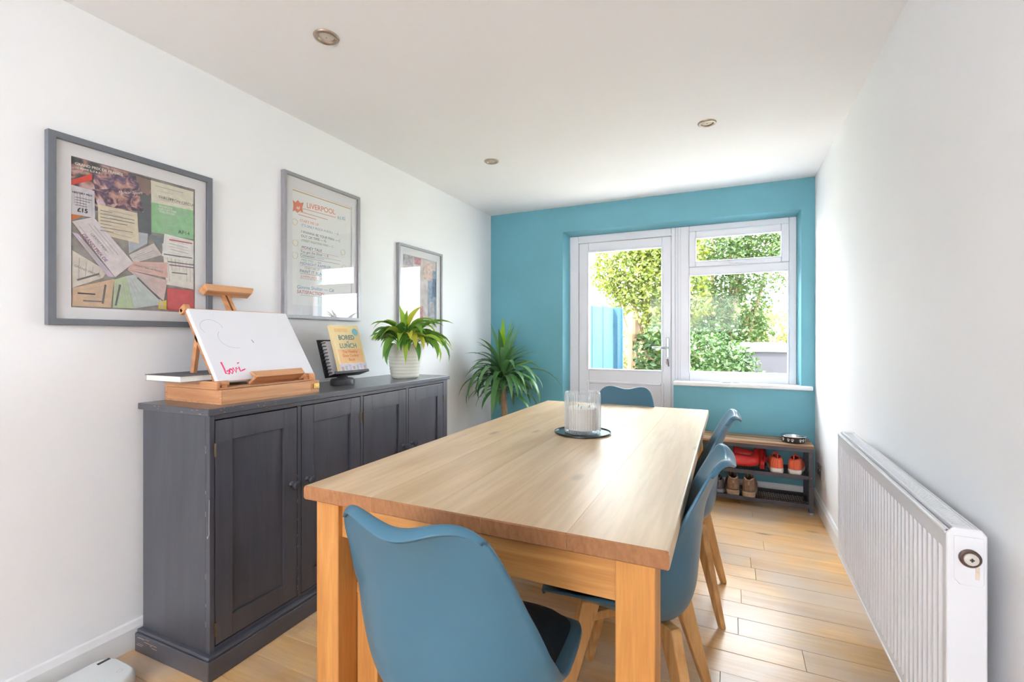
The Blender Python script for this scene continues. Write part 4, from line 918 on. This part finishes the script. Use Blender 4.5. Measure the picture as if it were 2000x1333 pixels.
# shoes: heel at local y=0, toe at +y
def shoe(name,label,loc,rotz,Lg,hw,hc,c_up,c_sole,c_in,c_col,sole_h=.032,tab=True,group=None,mud=0,sc=1,lean=0,tabc=None):
    t=thing(name,label,'shoe',loc,(0,lean,rotz),group)
    W=[(.0,.70),(.04,.84),(.12,.90),(.25,.90),(.40,.88),(.58,1.0),(.72,1.06),(.85,.92),(.95,.62),(1.0,.18)]
    def wid(s):
        for (a,b),(c,d) in zip(W,W[1:]):
            if a<=s<=c: return hw*(b+(d-b)*(s-a)/(c-a))
        return hw*.18
    HT=[(.0,1.0),(.10,.97),(.22,.90),(.36,.96),(.46,.90),(.60,.70),(.78,.52),(.92,.44),(1.0,.30)]
    def hei(s):
        for (a,b),(c,d) in zip(HT,HT[1:]):
            if a<=s<=c: return hc*(b+(d-b)*(s-a)/(c-a))
        return hc*.3
    NU,NV=34,25
    def pt(u,v):
        s=u; th=PI*v; c=math.cos(th); sn=math.sin(th)
        w=wid(s)*(1-.12*sn**2); h=hei(s)
        x=-w*math.copysign(abs(c)**.45,c); z=sole_h*.7+(h-sole_h*.7)*abs(sn)**.62
        y=Lg*s - (0.010*sn if s<.05 else 0)
        if s<.03: y+= .004*sn
        # heel leans forward towards the collar
        y+= .012*max(0,1-s/.12)*(abs(sn)**2)*-1+.010*max(0,1-s/.2)*(abs(c)**3)
        return (x,y,z)
    def keep(u,v):
        return not (u<.40 and .30<v<.70)
    mb=MB(); mb.grid(NU,NV,pt,keep=keep)
    back=[pt(0,j/(NV-1)) for j in range(NV)]
    # heel counter closes the back up to a dipping collar
    vs=[];fs=[]; K=6
    for i in range(K+1):
        f=i/K
        for j in range(NV):
            x,y,z=back[j]; zz=sole_h*.7+(min(z,hc*(.93-.13*(1-abs(2*j/(NV-1)-1))))-sole_h*.7)
            vs.append((x*(1-f), y-.012*math.sin(PI/2*f)*1.0, zz if f==0 else zz))
    for i in range(K):
        for j in range(NV-1): fs.append((i*NV+j,i*NV+j+1,(i+1)*NV+j+1,(i+1)*NV+j))
    mb.add(vs,fs)
    up=mb.build('upper',c_up,t,smooth='all',solid=.004,offset=0)
    # lining and footbed seen through the opening
    mb=MB(); mb.grid(10,7,lambda u,v:(( v*2-1)*wid(.02+u*.45)*.82, Lg*(.01+u*.45), sole_h+.012)); mb.build('footbed',c_in,t)
    mb=MB(); mb.grid(14,5,lambda u,v:((-1 if v<.5 else 1)*wid(.03+u*.36)*(.80) if v not in(.5,) else 0, Lg*(.02+u*.36), sole_h+ (hei(.03+u*.36)*.86-sole_h)*(1-abs(v-.5)*2 if False else (abs(v-.5)*2))))
    mb.build('lining',c_in,t,smooth='all')
    # collar edge
    col=[pt(u,.30) for u in [i/20*.39 for i in range(21)]]; col2=[pt(u,.70) for u in [i/20*.39 for i in range(21)]]
    bk=[]
    for j in range(1,8):
        f=j/8; a=Vector(col[0]); b=Vector(col2[0]); p=a.lerp(b,f); p.y-=.010*math.sin(PI*f)*1.2; p.z-=.10*hc*math.sin(PI*f)*(1 if mud else .35); bk.append(tuple(p))
    mb=MB(); mb.tube(list(reversed(col))+bk+col2,.0042,8); mb.build('collar',c_col,t,smooth='all')
    # tongue and laces
    mb=MB(); mb.grid(8,5,lambda u,v:((v*2-1)*hw*.34, Lg*(.30+u*.22), hei(.30+u*.22)*(1.02+ (.14*(1-u)**2))-.003*abs(v*2-1)*2)); mb.build('tongue',c_col,t,solid=.006,smooth='all')
    for i in range(4):
        s=.40+i*.055; mb=MB(); mb.tube([(-hw*.42,Lg*s,hei(s)*.93),(0,Lg*(s+.01),hei(s)*1.02),(hw*.42,Lg*s,hei(s)*.93)],.0024,6); mb.build('lace',mat('pale_lace',(220,210,200),.8),t)
    # sole
    n=40; outl=[]
    for i in range(n): 
        s=i/(n-1); outl.append((-wid(s)*1.07, Lg*s-.004))
    for i in range(n): 
        s=1-i/(n-1); outl.append((wid(s)*1.07, Lg*s-.004))
    heel=[(wid(0)*1.07*math.cos(a),-.004-.014*math.sin(a)) for a in [PI*i/8 for i in range(1,8)]]
    outl=outl+heel
    rings=[]
    for z,k_ in((0,.95),(.006,.985),(sole_h*.55,1.0),(sole_h*.85,.985),(sole_h,.95)):
        rings.append([(x*k_, Lg/2+(y-Lg/2)*k_, z+(.012*max(0,(y/Lg-.8)/.2)**2 if z<.007 else 0)) for x,y in outl])
    mb=MB(); mb.loft(rings); mb.build('sole',c_sole,t,smooth=True,angle=50)
    if tab:
        mb=MB(); zc=hc*(.90 if not mud else .80)
        if mud: mb.box(-.006,-.017,zc-.030,.006,-.012,zc+.004)
        else: mb.tube([(.0,-.012,zc-.012),(0,-.024,zc+.004),(0,-.022,zc+.018),(0,-.008,zc+.014),(0,-.004,zc-.002)],.0034,8)
        mb.build('pull_tab',tabc or c_col,t,smooth='all',bevel=0)
    return t
Cor=mat('coral_mesh_fabric',(246,118,84),.7,var=.06,vscale=60,bump=.15,bscale=300); Cor2=mat('deep_coral_lining',(206,84,76),.8,var=.06); Wsole=mat('white_foam_sole',(236,228,220),.6,var=.04,vscale=40); 
MudU=mat('muddy_brown_suede',(146,118,98),.85,var=.28,vscale=38,bump=.3,bscale=120); MudS=mat('muddy_tan_sole',(186,160,134),.85,var=.22,vscale=50,bump=.25,bscale=90); DkL=mat('dark_boot_lining',(58,38,40),.9); PkC=mat('dusty_pink_collar',(196,158,146),.8,var=.08)
GrU=mat('grey_trainer_upper',(112,110,118),.6,var=.2,vscale=40); GrS=mat('grey_trainer_sole',(150,148,156),.6,var=.1); 
Z2,Z1=.230+.021,.040+.021
gO='orange trainers on the upper shelf'; gB='muddy walking shoes on the lower shelf'
shoe('trainer','coral orange trainer beside the red boots on the upper shelf',(.290,3.712,Z2),R(2),.235,.043,.118,Cor,Wsole,Cor2,Cor2,group=gO)
shoe('trainer','coral orange trainer next to the right leg of the shoe bench',(.392,3.714,Z2),R(-12),.235,.043,.118,Cor,Wsole,Cor2,Cor2,group=gO)
shoe('walking_shoe','muddy brown walking shoe on the lower shelf, next to the grey trainer',(.016,3.706,Z1),R(2),.245,.044,.148,MudU,MudS,DkL,PkC,sole_h=.036,group=gB,mud=1)
shoe('walking_shoe','muddy brown walking shoe on the lower shelf, with bare mesh to its right',(.114,3.702,Z1),R(-5),.245,.044,.148,MudU,MudS,DkL,PkC,sole_h=.036,group=gB,mud=1)
shoe('grey_trainer','grey trainer half hidden behind the blue chair on the lower shelf',(-.078,3.722,Z1),R(3),.235,.040,.105,GrU,GrS,DkL,GrU,sole_h=.028)
# red boots lying on their sides
M_red=mat('red_glitter_rubber',(226,52,50),.28,var=.14,vscale=140,bump=.5,bscale=260,coat=.4); M_red2=mat('red_rubber_sole',(200,36,38),.45)
def boot(label,loc,rot):
    t=thing('rain_boot',label,'boot',loc,rot,'red rain boots lying on the upper shelf')
    path=[(0,.300),(0,.255),(0,.20),(.0,.15),(.004,.10),(.018,.066),(.055,.050),(.10,.044),(.145,.038),(.182,.032),(.200,.026)]
    rx=[.056,.054,.051,.048,.045,.041,.039,.041,.042,.034,.012]; ry=[.056,.054,.052,.050,.050,.056,.046,.034,.028,.024,.010]
    rings=[]; n=24
    for i,(y,z) in enumerate(path):
        a=Vector(path[max(i-1,0)]); b=Vector(path[min(i+1,len(path)-1)]); d=(b-a).normalized(); nn=Vector((-d.y,d.x))
        rings.append([(rx[i]*math.cos(2*PI*j/n), y+nn.x*ry[i]*math.sin(2*PI*j/n), z+nn.y*ry[i]*math.sin(2*PI*j/n)) for j in range(n)])
    m=MB(); m.loft(rings,cap=False); m.add(rings[-1],[tuple(range(n))]); m.build('boot_upper',M_red,t,smooth='all',solid=.004,offset=-1)
    m=MB(); m.tube(rings[0],.0048,8,closed=True); m.build('top_band',M_red2,t,smooth='all')
    out=[]
    for s,w in((0,.55),(.05,.85),(.2,.95),(.4,.85),(.6,1.0),(.78,1.05),(.9,.85),(1,.35)): out.append((w*.042,-.05+s*.262))
    poly=[(-x,y) for x,y in out]+[(x,y) for x,y in reversed(out)]
    m=MB(); m.prism(poly,.0,.016); m.prism([(x*.9,y*1.0) for x,y in poly if y<.03],-.014,.0); m.build('boot_sole',M_red2,t,bevel=.003)
    for i in range(7):
        m=MB(); m.box(-.034,.03+i*.023,-.004,.034,.042+i*.023,.0); m.build('sole_tread',M_red2,t)
    return t
# lying down: shaft towards the left (-x), sole facing right (+x), toe tipped up and back
def lie(tip,lean_): return (Matrix.Rotation(R(lean_),4,'Y')@Matrix.Rotation(R(tip),4,'X')@Matrix.Rotation(R(-90),4,'Y')).to_euler()
b1=boot('front red glitter rain boot, lying on the upper shelf nearest the viewer',(.200,3.736,Z2+.051),lie(24,3)); b1.scale=(.84,.84,.84)
b2=boot('back red glitter rain boot, lying on the upper shelf against the teal wall',(.222,3.815,Z2+.075),lie(12,6)); b2.scale=(.68,.68,.68)
# ------------------------------------------------------------------ the garden outside
GZ=-.18
M_lawn=mat('garden_ground',(122,132,84),.95,var=.25,vscale=1.5)
m=MB(); m.box(-14,YB+.28,GZ-.1,16,40,GZ); tag(struct(m.build('ground',M_lawn)),'garden lawn and paving outside the back door','ground')
m=MB(); m.box(-6,YB+.28,GZ,6,6.6,GZ+.03); tag(struct(m.build('bounce_patio',mat('pale_paving',(196,186,172),.9,var=.06,vscale=3))),'unseen pale paving added outside to bounce sunlight into the room','bounce_patio')  # out of view, added as a pale reflector sending sunlight up to the ceiling
M_blue=wood('blue_fence_paint',(58,98,114),(49,88,104),'Z',rough=.8,across=18,along=1.2,rvar=.04,bump=.2,wave=.05); M_blue2=wood('darker_blue_post_paint',(30,68,86),(25,60,77),'Z',rough=.8,across=18,along=1.2,rvar=.04,bump=.2,wave=.05)
# blue fence running back along the left side
A=Vector((-1.98,5.28)); B=Vector((-1.500,6.580)); dv=(B-A); Lf=dv.length; an=math.atan2(dv.y,dv.x)
fe=thing('blue_fence','pale blue painted close boarded fence outside the back door','fence',(A.x,A.y,GZ),(0,0,an))
x=0; i=0
while x<Lf-.02:
    w=min(.125,Lf-x); m=MB(); m.box(x+.002,-.012-(.006 if i%2 else 0),.03,x+w-.002,.006-(.006 if i%2 else 0),1.60-GZ+ (.012 if i%3==0 else 0)); m.build('board',M_blue,fe); x+=w; i+=1
for z in (.3,1.5):
    m=MB(); m.box(0,.01,z,Lf,.05,z+.07); m.build('rail',M_blue,fe)
m=MB(); m.box(Lf+.004,-.075,0,Lf+.10,.05,1.60-GZ); m.build('post',M_blue2,fe,label='darker blue end post')
m=MB(); m.box(Lf+.102,-.095,0,Lf+.118,-.055,1.585-GZ); m.build('edge_board',M_blue,fe)
# natural timber palisade beyond it
M_nat=wood('weathered_fence_timber',(152,124,93),(115,88,64),'Z',rough=.8,across=18,along=1.2,rvar=.1,bump=.2)
A=Vector((-1.33,6.78)); B=Vector((-1.62,9.6)); dv=B-A; Lf=dv.length; an=math.atan2(dv.y,dv.x)
f2=thing('timber_fence','bare timber slat fence behind the blue post','fence',(A.x,A.y,GZ),(0,0,an))
x=0
while x<Lf:
    m=MB(); m.box(x,-.012,.05,x+.085,.006,1.66); m.build('slat',M_nat,f2); x+=.135
for z in (.45,1.35):
    m=MB(); m.box(0,.008,z,Lf,.048,z+.08); m.build('rail',M_nat,f2)
# neighbour's low outbuilding with a pale tiled roof
nb2=thing('outbuilding','low outbuilding with a pale tiled hipped roof beyond the fence','building',(-4.2,11.2,GZ))
M_tile=mat('pale_roof_tiles',(160,138,124),.85,var=.1,vscale=6)
m=MB(); m.box(-1.5,-1.2,0,1.5,1.5,1.98); m.build('wall',mat('pale_brick_wall',(180,160,142),.9,var=.08,vscale=8),nb2)
m=MB(); e=1.72; m.add([(-e,-1.4,1.95),(e,-1.4,1.95),(e,1.7,1.95),(-e,1.7,1.95),(-.35,.0,3.15),(.35,.0,3.15)],[(0,1,5,4),(1,2,5),(2,3,4,5),(3,0,4),(3,2,1,0)]); rf=m.build('roof',M_tile,nb2)
for i in range(9):
    f=i/9.0; f2_=(i+1)/9.0
    a0=(-e+(e-.35)*f,-1.4+1.4*f,1.95+1.2*f); b0=(e-(e-.35)*f,-1.4+1.4*f,1.95+1.2*f)
    m=MB(); m.box(a0[0],a0[1]-.012,a0[2]-.004,b0[0],a0[1]+.05,a0[2]+.022); m.build('tile_course',M_tile,rf)
# shrubs and trees
def foliage(mb, blobs, n, size, seed, shell=.55):
    r=random.Random(seed); tot=sum(b[3]*b[4]*b[5] for b in blobs)**1
    wts=[(b[3]*b[4]*b[5])**.75 for b in blobs]; sw=sum(wts)
    for b,w in zip(blobs,wts):
        k=int(n*w/sw)
        for _ in range(k):
            while True:
                v=Vector((r.uniform(-1,1),r.uniform(-1,1),r.uniform(-1,1)))
                if .05<v.length<=1: break
            rad=shell+(1-shell)*r.random()**.6; v=v.normalized()*rad*(1+.12*math.sin(5*v.x+7*v.z+seed)+.08*math.sin(11*v.y+3*v.z))
            c=Vector((b[0]+v.x*b[3],b[1]+v.y*b[4],b[2]+v.z*b[5]))
            s=size*r.uniform(.6,1.35)
            ax=Vector((r.uniform(-1,1),r.uniform(-1,1),r.uniform(-.9,.5))).normalized()
            nn=(v.normalized()*.6+Vector((r.uniform(-1,1),r.uniform(-1,1),r.uniform(-.3,1)))).normalized()
            sd_=ax.cross(nn)
            if sd_.length<.1: continue
            sd_.normalize(); nn=sd_.cross(ax)
            mb.add([tuple(c-ax*s*.5),tuple(c+sd_*s*.27+nn*s*.06),tuple(c+ax*s*.5),tuple(c-sd_*s*.27+nn*s*.06)],[(0,1,2),(0,2,3)])
    return mb
def branches(mb, root, tips, r0):
    for t in tips:
        p0=Vector(root); p1=Vector(t); mid=p0.lerp(p1,.5)+Vector((.08*math.sin(9*p1.x),.06,.05))
        mb.tube([tuple(p0),tuple(p0.lerp(mid,.6)),tuple(mid),tuple(p1)],[r0,r0*.8,r0*.6,r0*.25],7)
    return mb
M_bark=mat('shrub_bark',(140,116,90),.9,var=.2,vscale=20)
L1=leafmat('sunny_leaf',(62,83,27),(127,131,52),.5,.45); L2=leafmat('garden_leaf',(45,72,33),(89,109,53),.5,.4); L3=leafmat('bush_leaf',(34,62,29),(74,99,46),.4,.35); L4=leafmat('pale_far_leaf',(104,111,62),(146,138,82),.6,.4)
def bush(name,label,base,blobs,n,size,lm,seed,r0=.05,shell=.55,group='shrubs and trees in the garden'):
    t=thing(name,label,'tree' if 'tree' in name else 'shrub',(base[0],base[1],GZ),group=group)
    loc=[(b[0]-base[0],b[1]-base[1],b[2]-GZ,*b[3:]) for b in blobs]
    m=MB(); foliage(m,loc,n,size,seed,shell); o=m.build('foliage',lm,t); o['kind']='stuff'
    m=MB(); branches(m,(0,0,0),[(b[0],b[1],b[2]+b[5]*.3) for b in loc]+[(b[0]+b[3]*.5,b[1],b[2]) for b in loc]+[(b[0]-b[3]*.5,b[1],b[2]+.2) for b in loc],r0); m.build('branches',M_bark,t,smooth='all')
    return t
bush('shrub_tree','tall sunlit yellow green shrub seen through the door glass',(-1.12,8.3),[(-1.35,8.3,2.15,.72,.6,.62),(-1.75,8.3,2.45,.55,.5,.62),(-.85,8.2,2.1,.6,.6,.95),(-1.05,8.3,2.85,.7,.6,.5),(-1.0,8.1,1.35,.38,.4,.5)],13000,.080,L1,1,.05)
bush('leafy_shrub','broad leaved green shrub low down behind the door glass, by the handle',(-.98,7.4),[(-.98,7.4,.72,.40,.4,.68),(-.80,7.3,.45,.35,.35,.5)],2600,.095,L3,2,.03)
bush('garden_tree','large leafy tree filling the window behind the round bush',(-.15,9.4),[(-.50,9.4,2.0,.72,.7,1.0),(.05,9.5,1.75,.62,.6,.75),(-.3,9.3,2.9,.85,.7,.62),(.35,9.5,2.95,.7,.6,.5),(-.55,9.2,1.0,.55,.5,.6),(.30,9.6,1.25,.40,.4,.45)],16000,.076,L2,3,.07)
bush('overhanging_tree','thin overhanging tree at the upper right of the window',(2.6,9.3),[(.75,9.2,2.72,.62,.5,.42),(.62,9.1,2.28,.42,.4,.38),(1.1,9.2,2.95,.6,.5,.45)],3400,.060,L2,4,.05,shell=.2)
bush('round_bush','dense dark green round bush at the lower left of the window',(-.20,7.0),[(-.24,7.0,.62,.56,.5,.70),(-.02,6.95,.45,.45,.42,.55)],7500,.060,L3,5,.03,shell=.75)
bush('far_bush','pale yellow green bush beyond the garden store',(1.25,14.5),[(1.0,14.5,1.15,1.0,.8,1.0),(2.0,14.6,.9,1.0,.8,.85),(.2,14.3,1.3,.7,.6,1.0),(3.2,15,1.0,1.0,.8,1.1)],4200,.16,L4,6,.05)
bush('far_hedge','pale hedge in the distance behind the trees',(-3,17),[(-4,17,1.0,2.2,.8,1.5),(-1,17.5,1.0,2.2,.8,1.6),(6,18,.8,2.2,.8,1.3)],5200,.22,L4,8,.05)
# dark garden store with a pale lid
gs=thing('garden_store','dark grey garden storage box with a pale sloping lid','storage box',(.05,7.95,GZ))
m=MB(); m.box(0,0,0,.70,.75,.985-GZ-.02); m.build('body',mat('dark_grey_cladding',(50,48,54),.7,var=.05),gs,bevel=.006)
m=MB(); m.hexa([(-.03,-.04,.965-GZ),(.73,-.04,.965-GZ),(.73,.79,.965-GZ),(-.03,.79,.965-GZ)],[(-.01,.10,1.09-GZ),(.71,.10,1.09-GZ),(.71,.78,1.10-GZ),(-.01,.78,1.10-GZ)]); m.build('lid',mat('pale_grey_lid',(140,136,136),.6,var=.03),gs,bevel=.006)
for x in (.2,.48):
    m=MB(); m.box(x,-.004,.05,x+.006,0,.9); m.build('panel_groove',mat('dark_groove',(60,58,64),.8),gs)
ps=thing('fence_post','short pale post to the right of the garden store','post',(.80,8.0,GZ))
m=MB(); m.box(-.03,-.03,0,.03,.03,.90-GZ); m.build('post_shaft',mat('pale_painted_post',(222,214,206),.7,var=.05),ps,bevel=.004)
m=MB(); m.box(-.042,-.042,.90-GZ,.042,.042,.925-GZ); m.build('post_cap',mat('pale_painted_post',(222,214,206),.7),ps,bevel=.004)
# far houses on the horizon
M_farw=mat('far_house_render',(228,222,218),.9,var=.04); M_farr=mat('far_house_roof',(196,176,170),.9,var=.08)
for i,(x,y,w,h,lb) in enumerate(((4.6,36,3.2,2.2,'far pale house at the right edge of the window'),(-.4,41,3.6,2.4,'far pale house behind the overhanging tree'))):
    t=thing('far_house',lb,'building',(x,y,GZ),group='far houses')
    m=MB(); m.box(0,0,0,w,3,h); m.build('wall',M_farw,t)
    m=MB(); m.add([(-.2,-.2,h),(w+.2,-.2,h),(w+.2,3.2,h),(-.2,3.2,h),(-.2,1.5,h+1.1),(w+.2,1.5,h+1.1)],[(0,1,5,4),(2,3,4,5),(1,2,5),(3,0,4),(3,2,1,0)]); m.build('roof',M_farr,t)
    for k in range(2):
        m=MB(); m.box(.5+k*1.4,-.02,1.2,1.2+k*1.4,.0,1.9); wn=m.build('window',M_upvc,t); m=MB(); m.box(.56+k*1.4,-.03,1.26,1.14+k*1.4,-.02,1.84); m.build('pane',mat('far_window_glass',(90,100,110),.15),wn)
